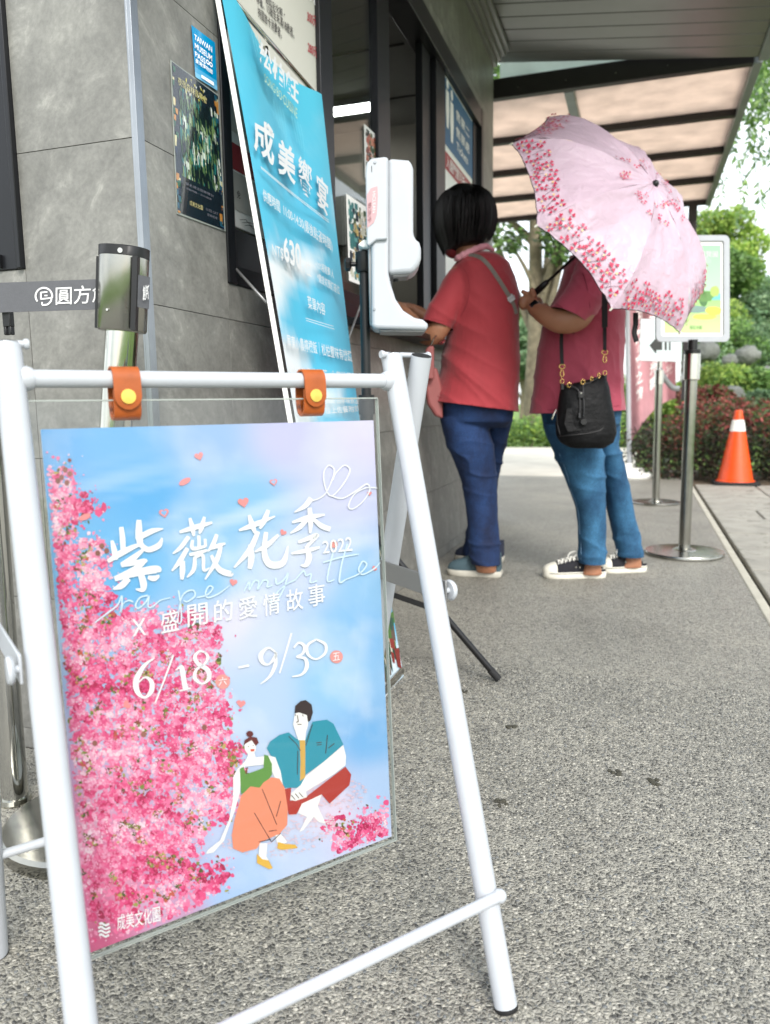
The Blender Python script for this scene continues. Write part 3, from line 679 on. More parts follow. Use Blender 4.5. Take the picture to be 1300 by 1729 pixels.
# notices standing in the window
npl = Plane((FX0+.045, 0, 0), (1, 0, 0))
def notice(px4, label, pal, seed, txt=None):
    t = thing('window_notice', label, 'notice', npl(*px4[3]), 'notices behind the booth glass')
    sheet('sheet', px4, npl, .0, .0015, 'paper_white', t); rn = random.Random(seed); mb = MB()
    for k in range(260):
        u, v = rn.uniform(.05, .9), rn.uniform(.04, .9); c = pal[min(len(pal)-1, max(0, int((noise.noise((u*4, v*5, seed))+.5)*len(pal)+rn.uniform(-1, 1))))]
        wd, hh = rn.uniform(.04, .12), rn.uniform(.03, .09); patch(mb, [bil(px4, min(.95, u+a), min(.96, v+b_)) for a, b_ in ((0, 0), (wd, .0), (wd, hh), (0, hh))], npl, .0008+k*2e-6, jit(c, .2))
    if txt: write(mb, txt[0], txt[1], npl, .002, .02, col=srgb(240, 240, 240))
    mb.build('print', 'print', t)
notice([(615, 209), (648, 240), (648, 330), (617, 300)], 'small notice with an orange flower picture behind the booth glass', [srgb(*c) for c in ((60, 84, 56), (110, 116, 76), (206, 120, 96), (224, 150, 120), (190, 96, 80), (40, 60, 48))], 3)
notice([(585, 327), (622, 352), (626, 488), (590, 474)], 'teal and green picture notice leaning behind the booth glass', [srgb(*c) for c in ((60, 130, 130), (100, 160, 156), (30, 46, 60), (196, 170, 110), (70, 96, 66), (214, 214, 196))], 8, ('Good', [(611, 364), (617, 368), (617, 388), (611, 384)]))
# Tickets sign
tp = Plane((XW-.025, 0, 0), (1, 0, 0))
tk = thing('tickets_sign', 'blue Tickets sign with a red band in the last booth window', 'sign', tp(775, 320))
za, zb = tp(770, 150).z, 1.62; ya, yb2 = Yp2b+.002, Yt1-.002
mb = MB(); mb.bx(XW-.032, XW-.0255, ya, yb2, WZ0+.05, WZ1-.102); mb.build('panel', 'paper_white', tk)
mb = MB()
def tq(u0, u1, z0, z1, c, l=.001): mb.poly([(XW-.025+l, lerp(ya, yb2, u), z) for u, z in ((u0, z0), (u1, z0), (u1, z1), (u0, z1))], c)
zbl = tp(753, 245).z; zrd0 = tp(753, 286).z; zrd1 = tp(753, 256).z
tq(0, 1, zbl, WZ1-.11, srgb(22, 106, 156)); tq(0, .97, zrd0, zrd1, srgb(186, 52, 58))
mb.build('print', 'print', tk)
mb = MB()
def tw(s_, u0, u1, z0, z1, bold=.01):
    v, f = glyphs(s_, bold); b = len(mb.v)
    for p in v: mb.v.append(Vector((XW-.025+.003, lerp(ya, yb2, lerp(u0, u1, p[0])), lerp(z0, z1, p[1]))))
    for g in f: mb.face([b+i for i in g])
zt = lambda py: tp(753, py).z
H = zt(135)-zbl
tw('售票二', .36, .86, zbl+H*.63, zbl+H*.80); tw('售票處', .36, .86, zbl+H*.36, zbl+H*.53); tw('Tickets', .38, .80, zbl+H*.14, zbl+H*.28); tw('入園門票可抵100元', .05, .95, zrd0+.012, zrd1-.012, .006)
pg = MB()
for (u, z, s_) in ((.08, .62, 1.0), (.22, .52, 1.1)):
    c0 = (lerp(ya, yb2, u), zbl+H*z); pg.lathe([(.022*s_, 0), (.022*s_, .001)], (XW-.022, c0[0], c0[1]+.10*s_), 14, (1, 0, 0)); pg.poly([(XW-.0215, c0[0]+a*s_, c0[1]+b_*s_) for a, b_ in ((-.03, .07), (.03, .07), (.035, -.02), (.018, -.10), (-.018, -.10), (-.035, -.02))])
pg.build('pictogram', 'white_print', tk); mb.build('lettering', 'white_print', tk)
# ================================================================== BLUE BANNER
bt = at_x(540, 160, -.875); blow = at_x(555, 712, -.722)
nB = Vector((1, 0, (.875-.722)/(bt.z-blow.z))); BP = Plane(bt, nB)
ban = thing('roll_banner', 'tall sky blue banner with white menu lettering leaning at the booth window', 'banner', (BP(600, 1000).x, 1.95, 0))
def edge(y): return lerp(372, 497, y/712) if y <= 712 else 497+(y-712)*.118, lerp(540, 610, (y-160)/552) if y >= 160 else 540
mb = MB(); ny = 60; nx = 26; ytop = -40; cols = []
gr = [[]]
def bcol(u, v, px, py):
    base = [lerp(a, b_, min(1, max(0, v*1.1))) for a, b_ in zip(srgb(88, 206, 236), srgb(86, 198, 240))]
    cl = noise.fractal((px*.012+3, py*.010, 4), .8, 2.1, 5); m_ = max(0, min(1, (min(1, max(0, py-430)/120)*(1.0-u*1.75)+.25*max(0, (py-560)/100))*1.2 + cl*1.5 - .1)) if py > 380 else max(0, min(.5, (u-.85)*2.5*(py > 330)*(py < 470)+cl*.15))
    return tuple(lerp(a, b_, m_*.92) for a, b_ in zip(base, srgb(252, 254, 255)))
Ltop = BP(368, -40); TR = BP(540, 160); L7 = BP(497, 712); R7 = BP(610, 712)
dl = (L7-Ltop)/(Ltop.z-L7.z); dr = (R7-TR)/(TR.z-R7.z)
RB = BP(687, 1178); zb_ = RB.z; LB = L7+dl*(L7.z-zb_); v7 = (TR.z-R7.z)/(TR.z-RB.z)
def bpos(u, v):
    # top edge sags from the upper left corner to the right-hand clip
    a = lerp(Ltop, LB, v); b_ = lerp(TR, R7, v/v7) if v < v7 else lerp(R7, RB, (v-v7)/(1-v7)); p = lerp(a, b_, u)
    sag = .045*math.sin(math.pi*u)*max(0, 1-v*7)
    return p - Vector((0, 0, sag)) + BP.n*(.006*math.sin(u*9+v*4)*(1-v*.6)+.012*max(0, .25-v)*math.sin(u*14))
def topix(p): d = p-CAM; return 650+FPX*d.dot(CR)/d.dot(CF), 864.5-FPX*d.dot(CU)/d.dot(CF)
pts = [[bpos(i/nx, (j/ny)**1.2) for i in range(nx+1)] for j in range(ny+1)]
for r_ in pts: mb.v += r_
cc = [[bcol(i/nx, j/ny, *topix(pts[j][i])) for i in range(nx+1)] for j in range(ny+1)]
for j in range(ny):
    for i in range(nx):
        a = j*(nx+1)+i; mb.face((a, a+1, a+nx+2, a+nx+1), [cc[j][i], cc[j][i+1], cc[j+1][i+1], cc[j+1][i]])
o = mb.build('cloth', 'print', ban, smooth=True); M('banner_print', attr=True, paper=.70, rough=.42, bump=.12, bscale=12, bdist=.01); o.data.materials[0] = MATS['banner_print']
mb = MB(); rf_ = random.Random(11); fp = [srgb(*c) for c in ((40, 96, 66), (92, 138, 62), (222, 212, 190), (236, 230, 214), (150, 44, 32), (190, 176, 90), (52, 84, 70), (120, 96, 80), (230, 222, 200), (20, 80, 60))]
def bq(u, v, l): return bpos(u, v)+BP.n*l
for k in range(420):
    u, v = rf_.uniform(0, .93), rf_.uniform(.70, .93); du, dv = rf_.uniform(.03, .1), rf_.uniform(.01, .045)
    mb.poly([bq(u, v, .0015+k*3e-6), bq(min(1, u+du), v+rf_.uniform(-.01, .01), .0015+k*3e-6), bq(min(1, u+du*.8), min(.965, v+dv), .0015+k*3e-6), bq(u+.01, min(.965, v+dv*.8), .0015+k*3e-6)], jit(rf_.choice(fp), .2))
mb.poly([bq(0, .967, .004), bq(1, .967, .004), bq(1, .998, .004), bq(0, .998, .004)], srgb(186, 214, 96)); mb.build('food_print', 'poster_print', ban)
mb = MB(); wv = (LB-Ltop).normalized(); sd = (TR-Ltop); sd = (RB-LB).normalized()
mb.extr([Ltop-sd*.014-BP.n*.003, Ltop-sd*.001-BP.n*.003, LB-sd*.001-BP.n*.003, LB-sd*.014-BP.n*.003], -BP.n*.006); mb.build('side_edge', 'paper_white', ban)
mb = MB(); mb.tube([lerp(Ltop, TR, .5)-BP.n*.03, lerp(LB, RB, .5)-BP.n*.03], .008); mb.tube([Vector((LB.x-.02, LB.y, .015)), Vector((RB.x-.02, RB.y, .015))], .014); mb.tube([Ltop-BP.n*.01, TR-BP.n*.01], .006); mb.build('stand', 'steel', ban, smooth=True)
mb = MB(); mb.tube([at_x(399, 455, XW+.004), at_x(451, 512, -.79)], .0035, 8); mb.build('stay', 'grey_plate', ban, smooth=True); mb = MB(); mb.tube([at_x(622, 480, XW+.004), at_x(583, 585, -.77)], .0035, 8); mb.build('stay', 'grey_plate', ban, smooth=True)
LF = .016
mb = MB()
write(mb, '松柏飪', [(437, 66), (504, 138), (504, 178), (437, 104)], BP, LF+.014, .03)
write(mb, '成', [(426, 195), (463, 213), (463, 285), (429, 252)], BP, LF, .025); write(mb, '美', [(468, 230), (499, 253), (499, 314), (470, 292)], BP, LF, .025); write(mb, '饗', [(503, 258), (527, 283), (527, 343), (505, 322)], BP, LF, .012); write(mb, '宴', [(534, 290), (554, 310), (554, 368), (536, 345)], BP, LF, .018)
write(mb, '供應時間  11:00-14:30(最後點餐時間)', [(443, 317), (560, 404), (562, 428), (445, 342)], BP, LF, .008)
write(mb, 'NT$', [(459, 412), (478, 419), (479, 441), (461, 433)], BP, LF, .008); write(mb, '630', [(477, 398), (507, 412), (510, 458), (480, 440)], BP, LF, .03); write(mb, '/位', [(512, 438), (524, 443), (526, 469), (514, 462)], BP, LF, .01)
write(mb, '+10%服務費/人', [(532, 438), (563, 456), (564, 471), (533, 452)], BP, LF, .006); write(mb, '*需提前預訂座位', [(535, 460), (573, 483), (574, 498), (536, 475)], BP, LF, .006)
write(mb, '菜單內容', [(518, 498), (548, 512), (550, 533), (521, 521)], BP, LF, .008)
write(mb, '屏東小農檸檬飯｜松柏豐味有機蔬', [(483, 563), (593, 592), (595, 612), (486, 588)], BP, LF, .006); write(mb, '鹽烤午魚佐時蔬  小巷沙茶豬', [(490, 617), (602, 630), (603, 645), (492, 636)], BP, LF, .006); write(mb, '季節水果 時令甜點 古早味飲品', [(500, 668), (606, 672), (607, 682), (502, 680)], BP, LF, .006); write(mb, '主廚湯品  位上佐餐附飲', [(504, 690), (607, 684), (608, 695), (506, 702)], BP, LF, .006)
for k, (a, b_) in enumerate((((440, 281), (555, 372)), ((441, 284), (556, 376)), ((516, 537), (563, 551)), ((517, 541), (565, 556)))):
    stroke(mb, [(a[0], a[1], .9), ((a[0]+b_[0])/2, (a[1]+b_[1])/2+(2 if k < 2 else 0), .9), (b_[0], b_[1], .9)], BP, LF)
mb.build('lettering', 'poster_white', ban)
mb = MB(); write(mb, 'SONG·BO·CUISINE', [(446, 123), (502, 184), (502, 201), (447, 138)], BP, LF, .004, col=srgb(196, 226, 196))
for (x, y) in ((432, 70), (470, 190), (500, 215)):
    for k in range(4): stroke(mb, [(x-8+k*5, y-20+k*5, .7), (x-4+k*5, y+k*5, .7), (x+2+k*4, y+26+k*5, .7)], BP, LF-.003, srgb(120, 208, 232))
mb.build('leaf_print', 'print', ban)
# ================================================================== SANITISER DISPENSER ON TRIPOD
DT = 2.0
tc_ = at_d(619, 690, DT); gx, gy = tc_.x, tc_.y
tri = thing('tripod_stand', 'thin black tripod stand carrying the white sanitiser dispenser', 'stand', (gx, gy, 0))
ztop = at_d(618, 425, DT).z
mb = MB(); mb.tube([(gx, gy, .28), (gx, gy, ztop-.02)], .0125, 16); mb.tube([(gx, gy, .25), (gx, gy, at_d(620, 680, DT).z)], .017, 16); mb.build('pole', 'black_plastic', tri, smooth=50)
mb = MB(); mb.lathe([(.02, -.05), (.022, -.045), (.022, -.002), (.018, 0)], (gx, gy, ztop), 16); mb.build('collar', 'black_plastic', tri, smooth=50); mb = MB(); mb.lathe([(.021, -.03), (.021, .02)], (gx, gy, at_d(620, 680, DT).z), 16); mb.build('collar', 'black_plastic', tri, smooth=50)
mb = MB(); kp = Vector((gx, gy, ztop-.03))-SD*.02; mb.tube([kp, kp-SD*.014], .006, 10); mb.lathe([(.008, 0), (.017, .004), (.017, .014), (.01, .018)], kp-SD*.012, 7, -SD); mb.build('clamp_knob', 'black_plastic', tri, smooth=40)
tip = at_z(840, 1147, 0.008); dirn = (tip-Vector((gx, gy, tip.z))); Lr = dirn.length; a0 = math.atan2(dirn.y, dirn.x)
for k in range(3):
    a = a0+k*2*math.pi/3; d = Vector((math.cos(a), math.sin(a), 0)); top = Vector((gx, gy, .40)); foot = Vector((gx, gy, .012))+d*Lr
    mb = MB(); mb.tube([top+d*.025, foot], .009, 12); lg = mb.build('leg', 'black_plastic', tri, smooth=50)
    MB().tube([foot-(foot-top).normalized()*.03, foot+(foot-top).normalized()*.004], .0105, 12).build('rubber_foot', 'rubber', lg, smooth=50)
    md = top+d*.025+(foot-top-d*.025)*.52; mb = MB(); mb.ribbon([Vector((gx, gy, .26))+d*.02, md], UP.cross(d), .014, .005); mb.build('brace', 'black_plastic', tri)
    mb = MB(); mb.lathe([(.004, 0), (.004, .014)], md+UP.cross(d)*-.007, 8, UP.cross(d)); mb.build('rivet', 'steel', lg)
mb = MB(); mb.lathe([(.025, .36), (.03, .37), (.03, .43), (.024, .44)], (gx, gy, 0), 16); mb.build('hub', 'black_plastic', tri, smooth=40)
dis = thing('sanitiser_dispenser', 'white automatic hand sanitiser dispenser with drip tray on the black tripod', 'dispenser', (gx, gy, ztop))
DD = DT-.06
def pd(pts, D=DD): return [at_d(x, y, D) for x, y in pts]
body = [(655, 266), (690, 269), (696, 274), (698, 285), (698, 398), (703, 404), (708, 408), (711, 418), (711, 436), (708, 446), (702, 455), (695, 460), (655, 463)]
MB().extr(pd(body), FD*.105).build('body', 'white_paint', dis, bevel=.012, seg=4)
back = [(626, 266), (656, 263), (656, 460), (660, 480), (668, 505), (681, 524), (700, 536), (714, 539), (722, 546), (724, 553), (719, 557), (632, 555), (627, 548)]
MB().extr(pd(back, DD-.008), FD*.121).build('back_frame', 'white_paint', dis, bevel=.01, seg=4)
MB().extr(pd([(617, 292), (619, 275), (626, 268), (650, 264), (654, 268), (654, 404), (636, 405), (622, 416), (619, 411)], DD-.018), FD*.02).build('front_cover', 'white_paint', dis, bevel=.007, seg=3)
MB().extr(pd([(621, 420), (628, 415), (628, 552), (624, 548)], DD+.01), FD*.09).build('mounting_plate', 'grey_plate', dis, bevel=.003)
MB().extr(pd([(604, 413), (614, 404), (640, 409), (640, 416), (612, 418)], DD+.02), FD*.06).build('bracket', 'paper_white', dis, bevel=.003)
mb = MB(); mb.extr(pd([(660, 463), (692, 461), (690, 466), (664, 468)], DD+.015), FD*.07); mb.build('sensor_bezel', 'grey_plate', dis, bevel=.003)
nzp = at_d(668, 466, DD+.05); MB().lathe([(.006, -.014), (.007, 0), (.008, .004)], nzp, 12).build('nozzle', 'black_plastic', dis)
MB().extr(pd([(640, 557), (718, 557), (716, 561), (642, 560)], DD+.005), FD*.10).build('drip_tray', 'grey_plate', dis, bevel=.002)
lpn = Plane(at_d(630, 350, DD-.0185), -FD)
mb = MB(); patch(mb, [(619, 330), (626, 318), (637, 314), (638, 330), (636, 362), (631, 376), (620, 385)], lpn, .0008, srgb(204, 164, 168))
write(mb, '乾洗手', [(627, 340), (627, 374), (621, 378), (621, 344)], lpn, .0016, .01, col=srgb(150, 96, 104)); write(mb, 'HICLEAN', [(634, 322), (634, 358), (629, 360), (629, 324)], lpn, .0016, .01, col=srgb(240, 226, 228))
patch(mb, [(627, 280), (628, 280), (628, 290), (627, 290)], lpn, .0012, srgb(60, 60, 60)); mb.build('label', 'print', dis)
mb = MB(); mb.lathe([(.0035, 0), (.003, .002)], at_d(633, 274, DD-.019), 8, -FD); mb.lathe([(.0035, 0), (.003, .002)], at_d(632, 522, DD-.009), 8, -FD); mb.build('screw', 'trim_metal', dis)
# ================================================================== BELT STANCHION AND POST
sb = at_z(158, 1400, 0); SB = Vector((sb.x, sb.y, 0)); Dst = SB.dot(FD)
st = thing('belt_stanchion', 'leaning stainless belt stanchion with a short wide head behind the poster sign', 'stanchion', SB)
MB().lathe([(.150, 0), (.152, .004), (.152, .022), (.146, .028), (.03, .036), (.03, .03)], SB, 48).build('base', 'brushed_steel', st, smooth=30)
htop = at_d(210, 419, Dst); hbot = at_d(206, 560, Dst); ax = (htop-hbot).normalized(); pt = SB+Vector((0, 0, .03))
MB().tube([pt, hbot+ax*.01], .0265, 32).build('pole', 'steel', st, smooth=50)
hx = (SD-ax*SD.dot(ax)).normalized(); hy = ax.cross(hx); hl = (htop-hbot).length
def oval(c, rx, ry, n=40): return [c+hx*math.copysign(abs(math.cos(2*math.pi*k/n))**.8, math.cos(2*math.pi*k/n))*rx+hy*math.sin(2*math.pi*k/n)*ry for k in range(n)]
hd = MB().loft([oval(hbot, .037, .034), oval(hbot+ax*.003, .039, .036), oval(htop-ax*.016, .039, .036)]).build('head', 'brushed_steel', st, smooth=40)
MB().loft([oval(htop-ax*.0155, .0394, .0364), oval(htop-ax*.002, .0394, .0364), oval(htop, .040, .034)]).build('cap', 'black_plastic', hd, smooth=40)
MB().box(hbot+ax*(hl*.5-.008)+hx*.030-hy*.032, (.008, .014, hl-.018), Matrix((hx, hy, ax)).transposed()).build('slot_strip', 'black_plastic', hd)
MB().box(hbot+ax*(hl*.5-.008)-hx*.0345, (.010, .03, hl-.02), Matrix((hx, hy, ax)).transposed()).build('slot_strip', 'black_plastic', hd)
mb = MB(); mb.lathe([(.004, 0), (.004, .0015)], htop-ax*.010-hy*.0364+hx*.006, 12, -hy); mb.lathe([(.0028, 0), (.002, .003)], hbot+ax*.030-hy*.035-hx*.012, 10, -hy); mb.build('screw', 'steel', hd)
pdir = (SB+Vector((0, 0, .5))-CAM)
bpln = Plane(at_d(170, 497, Dst-.005), -FD)
# belt runs level to the plain post at the left
bl = thing('retractable_belt', 'grey webbing belt printed with white characters running left from the leaning stanchion', 'belt', at_d(80, 525, Dst))
mb = MB(); mb.extr([bpln(x, y) for x, y in ((-46, 479), (172, 471), (171, 522), (-46, 529))], FD*.0018); mb.build('webbing', 'belt', bl)
mb = MB(); LB_ = .0012
def ring(cx, cy, r, w_, a0, a1, n=28):
    b = len(mb.v)
    for k in range(n+1):
        a = lerp(a0, a1, k/n)
        for rr in (r+w_/2, r-w_/2): mb.v.append(bpln(cx+rr*math.cos(a), cy+rr*math.sin(a), LB_))
    for k in range(n): mb.face((b+2*k, b+2*k+2, b+2*k+3, b+2*k+1))
ring(74, 500, 14, 3, R_(140), R_(375)); stroke(mb, [(87, 501, 3), (86, 508, 3), (80, 514, 3), (71, 515, 3)], bpln, LB_, n=5); 
for seg in (((68, 494, 2.6), (80, 493, 2.6)), ((69, 494, 2.6), (69, 505, 2.6)), ((68, 505, 2.6), (88, 503, 2.6)), ((75, 499, 2.4), (80, 499, 2.4)), ((71, 510, 2.6), (71, 515, 2.6))): stroke(mb, list(seg), bpln, LB_, n=1)
write(mb, '圓方創', [(94, 484), (184, 480), (184, 511), (94, 515)], bpln, LB_, .006)
mb.build('lettering', 'belt_print', bl)
mb = MB(); q = [hbot+ax*(hl*.5+z)+hx*.0405-hy*.022 for z in (-.028, .022)]; mb.extr([q[0]-hx*.009-hy*.012, q[0]+hx*.006+hy*.01, q[1]+hx*.006+hy*.01, q[1]-hx*.009-hy*.012], -hy*.0016); st2 = mb.build('belt_end', 'belt', st)
mb = MB(); pe = Plane(q[0]-hx*.002-hy*.004, (q[0]+hx*.006+hy*.01-(q[0]-hx*.009-hy*.012)).cross(ax)); write(mb, '創新', [(241, 482), (252, 480), (252, 505), (241, 508)], pe, .004, .02); mb.build('belt_lettering', 'belt_print', st)
pp_ = at_z(26, 1353, 0)
po = thing('chrome_post', 'plain chrome post standing at the stone wall behind the sign legs', 'post', (pp_.x, pp_.y, 0))
ptp = at_d(-22, 500, Vector((pp_.x, pp_.y, 0)).dot(FD))
MB().tube([(pp_.x, pp_.y, 0), (pp_.x+.012, pp_.y, ptp.z)], .024, 28).build('tube', 'chrome', po, smooth=50)
MB().lathe([(.028, 0), (.03, .004), (.028, .012)], (pp_.x, pp_.y, 0), 28).build('foot_ring', 'steel', po, smooth=40)
mb = MB(); c0 = at_d(13, 528, Dst+.006); mb.box(c0+Vector((0, 0, -.006)), (.016, .010, .034)); mb.box(c0+Vector((-.005, 0, -.029)), (.0055, .009, .014)); mb.box(c0+Vector((.005, 0, -.029)), (.0055, .009, .014)); mb.build('belt_clip', 'black_plastic', bl, bevel=.0015)
# ================================================================== A-FRAME POSTER SIGN
PA, PT = .9037, .052
SU = Vector((math.cos(PA), math.sin(PA), 0)); SN = Vector((-math.sin(PA), math.cos(PA), 0)); SDN = (-UP*math.cos(PT)-SN*math.sin(PT))
PTL = Vector((-.603, .660, .729)); PP = Plane(PTL, SU.cross(SDN)); PN = PP.n; PP.ls = .45
def pq(u, v, l=0.): return PTL+SU*u+SDN*v+PN*l
BL_, BR_ = PP(24, 637), PP(648, 645); HR = BR_+SU*.02; HL = BL_-SU*.004; zbar = (BL_.z+BR_.z)/2
HR.z = HL.z = zbar; FR = at_z(855, 1704, 0.); off = FR-HR; FRv = FR.copy(); FL = HL+off; FL.z = 0
sg = thing('poster_stand', 'white tubular A-frame stand holding the pink blossom poster by leather straps', 'sign stand', (HR+HL)/2-Vector((0, 0, zbar)))
RT = .0146
def leg(h, f, nm='front_leg'):
    d = (h-f).normalized(); top = h+d*.036; o = MB().tube([f+d*.0045, top], RT, 28).build('leg', 'white_paint', sg, smooth=50)
    MB().lathe([(RT-.0006, 0), (RT+.0006, .002), (RT+.0003, .006)], f+d*-.001, 24, d).build('rubber_foot', 'rubber', o, smooth=40)
    MB().lathe([(RT-.0005, 0), (RT-.001, .0016), (RT-.004, .0025)], top-d*.0003, 24, d).build('end_cap', 'rubber', o, smooth=40); return o
leg(HR, FR); leg(HL, FL)
HRr = HR+SU*.040+SN*.004; HLr = HL-SU*.045+SN*.004
FRr = Vector((HR.x, HR.y, 0))+SU*.040+SN*.225; FLr = Vector((HL.x, HL.y, 0))-SU*.045+SN*.225
leg(HRr, FRr); leg(HLr, FLr)
RB_ = .0096
MB().tube([HL+SU*.012, HR-SU*.012], RB_, 24).build('top_bar', 'white_paint', sg, smooth=50)
for h, s_ in ((HR, 1), (HL, -1)):
    c = h+Vector((0, 0, .018))-(off*(.018/zbar)); mb = MB(); mb.tube([c-SU*s_*.017, c+SU*s_*.062], .0036, 14); mb.lathe([(.005, 0), (.0058, .002), (.005, .005)], c-SU*s_*.021, 14, SU*s_); mb.lathe([(.005, 0), (.0058, .002), (.0048, .005)], c+SU*s_*.057, 14, SU*s_); mb.build('hinge_pin', 'white_paint', sg, smooth=50)
    mb = MB(); mb.lathe([(.011, 0), (.0135, .006), (.012, .012)], h-SU*s_*.022, 18, SU*s_); mb.build('weld_collar', 'white_paint', sg, smooth=50)
def on_leg(h, f, z): return f+(h-f)*(z/h.z)
zl = .137
c1, c2 = on_leg(HR, FR, zl)-SN*.02, on_leg(HL, FL, zl)-SN*.02
mb = MB(); mb.tube([c2-SU*.006, c1+SU*.006], .0072, 18); mb.ellip(c1+SU*.006, .009, .009, .009); mb.build('lower_bar', 'white_paint', sg, smooth=50)
c1, c2 = on_leg(HRr, FRr, .17), on_leg(HLr, FLr, .17); MB().tube([c2, c1], .0062, 18).build('rear_lower_bar', 'white_paint', sg, smooth=50)
for (h, f, hr, fr, s_, mt) in ((HR, FR, HRr, FRr, 1, 'grey_plate'), (HL, FL, HLr, FLr, -1, 'white_paint')):
    a, b_ = on_leg(h, f, .50)+SU*s_*.0195, on_leg(hr, fr, .50)-SU*s_*.0195
    mb = MB(); d_ = (b_-a).normalized(); mb.ribbon([a-d_*.004, a+(b_-a)*.5, b_+d_*.018], SU, .030, .003); ln = mb.build('spreader_link', mt, sg, bevel=.001)
    mb = MB(); mb.tube([a-SU*s_*.001, a+SU*s_*.010], .004, 10); mb.lathe([(.012, 0), (.0145, .003), (.013, .006)], a+SU*s_*.006, 18, SU*s_); mb.build('link_knob', 'white_paint', ln, smooth=50)
# leather straps
for px in (209, 524):
    c = PP(px, 640); c = HL+SU*((c-HL).dot(SU)); wdt = .030; mb = MB(); pth = []
    prof = [(-PN*.011, .0, 0)]
    path = [(.0125, -.034), (.0135, -.02), (.0128, -.006), (.0115, .004), (.006, .0112), (0, .0128), (-.006, .0112), (-.0118, .003), (-.0130, -.012), (-.0125, -.028), (-.009, -.040), (0, -.0445), (.006, -.041), (.0085, -.034), (.0092, -.026), (.0098, -.012)]
    sp = spline([c+PN*a+UP*b_ for a, b_ in path], 4); nr = []
    for i, p in enumerate(sp):
        t = (sp[min(i+1, len(sp)-1)]-sp[max(i-1, 0)]).normalized(); nr.append(SU.cross(t))
    n_ = len(sp); rings = []
    for i, p in enumerate(sp):
        wd = wdt/2; t_ = i/(n_-1)
        d_end = (sp[0]-p).length
        if i < 10 and d_end < .0145: wd = math.sqrt(max(1e-6, (.015)**2-(.015-d_end)**2)) if d_end < .015 else wd
        wd = max(wd, .003); nn = nr[i].normalized()*.0012
        rings.append([p+SU*wd+nn, p-SU*wd+nn, p-SU*wd-nn, p+SU*wd-nn])
    stp = mb.loft(rings).build('strap', 'leather', sg, smooth=40)
    rp_ = c+PN*.0145+UP*-.020; MB().lathe([(.0086, -.004), (.0088, 0), (.0082, .0010), (.002, .0013)], rp_, 24, PN).build('rivet', 'brass', stp, smooth=30)
# clear sleeve
def slab(name, u0, u1, v0, v1, l0, l1, mat, par, bev=0):
    mb = MB(); mb.extr([pq(u0, v0, l1), pq(u1, v0, l1), pq(u1, v1, l1), pq(u0, v1, l1)], -PN*(l1-l0)); return mb.build(name, mat, par, bevel=bev)
su0, su1, sv0, sv1 = -.016, .4255, -.029, .5995
slv = slab('sleeve', su0, su1, sv0, sv1, .0030, .0040, 'acrylic', sg)
slab('sleeve_back', su0, su1, sv0, sv1, -.0024, -.0014, 'acrylic', sg)
for a in ((su0, su1, sv0-.0016, sv0), (su0, su1, sv1, sv1+.0012), (su0-.001, su0, sv0, sv1), (su1, su1+.001, sv0, sv1)): slab('sleeve_rim', *a, -.0025, .0041, 'acrylic_edge', slv)
mb = MB(); mb.extr([pq(0, 0, -.0003), pq(.42, 0, -.0003), pq(.42, .594, -.0003), pq(0, .594, -.0003)], -PN*.0006)
pos = thing('blossom_poster', 'blue sky and pink crape myrtle poster with a seated couple in the clear sleeve', 'poster', pq(.21, .594))
mb.build('paper', 'paper_white', pos)
# printed sky: colours sampled over the sheet and blended
ctl = [((70, 730), (96, 168, 226)), ((200, 740), (110, 178, 232)), ((350, 740), (150, 186, 232)), ((480, 740), (196, 196, 236)), ((620, 730), (214, 208, 240)), ((250, 830), (96, 176, 234)), ((420, 850), (140, 196, 238)), ((580, 830), (208, 210, 242)), ((210, 960), (104, 184, 236)), ((360, 960), (130, 194, 238)), ((520, 960), (202, 214, 242)), ((620, 990), (150, 200, 240)), ((440, 1080), (206, 218, 242)), ((400, 1050), (226, 224, 242)), ((600, 1060), (134, 192, 240)), ((560, 1150), (150, 202, 240)), ((440, 1180), (186, 210, 240)), ((620, 1250), (120, 182, 234)), ((640, 1330), (176, 204, 240)), ((560, 1360), (226, 214, 234)), ((500, 1450), (196, 212, 240)), ((430, 1480), (176, 204, 240)), ((600, 1440), (206, 212, 242)), ((380, 1500), (170, 200, 240)), ((300, 1540), (206, 160, 196)), ((160, 1600), (214, 96, 140)), ((160, 1480), (222, 110, 156))]
cp = np.array([c[0] for c in ctl], float); cv = np.array([srgb(*c[1]) for c in ctl])
def skycol(x, y):
    d = ((cp[:, 0]-x)**2+(cp[:, 1]-y)**2)+400; w_ = 1/d**1.6; c = (cv*w_[:, None]).sum(0)/w_.sum()
    a = max(0, noise.fractal((x*.008, y*.008, 9), .9, 2., 5)); s_ = max(0, noise.noise((x*.004+y*.002, (y+.28*x)*.05, 3)))*max(0, 1-abs(y-870)/120)
    t = min(.65, a*.5*(1 if y > 900 else .5)+s_*.6); return tuple(lerp(v, q, t) for v, q in zip(c, (.92, .93, .97)))
NX, NY = 64, 90; mb = MB(); gc = []
for j in range(NY+1):
    for i in range(NX+1):
        p = pq(.42*i/NX, .594*j/NY, 0); mb.v.append(p); gc.append(skycol(*topix(p)))
for j in range(NY):
    for i in range(NX): a = j*(NX+1)+i; ix = (a, a+1, a+NX+2, a+NX+1); mb.face(ix, [gc[k] for k in ix])
mb.build('printed_sky', 'poster_print', pos)
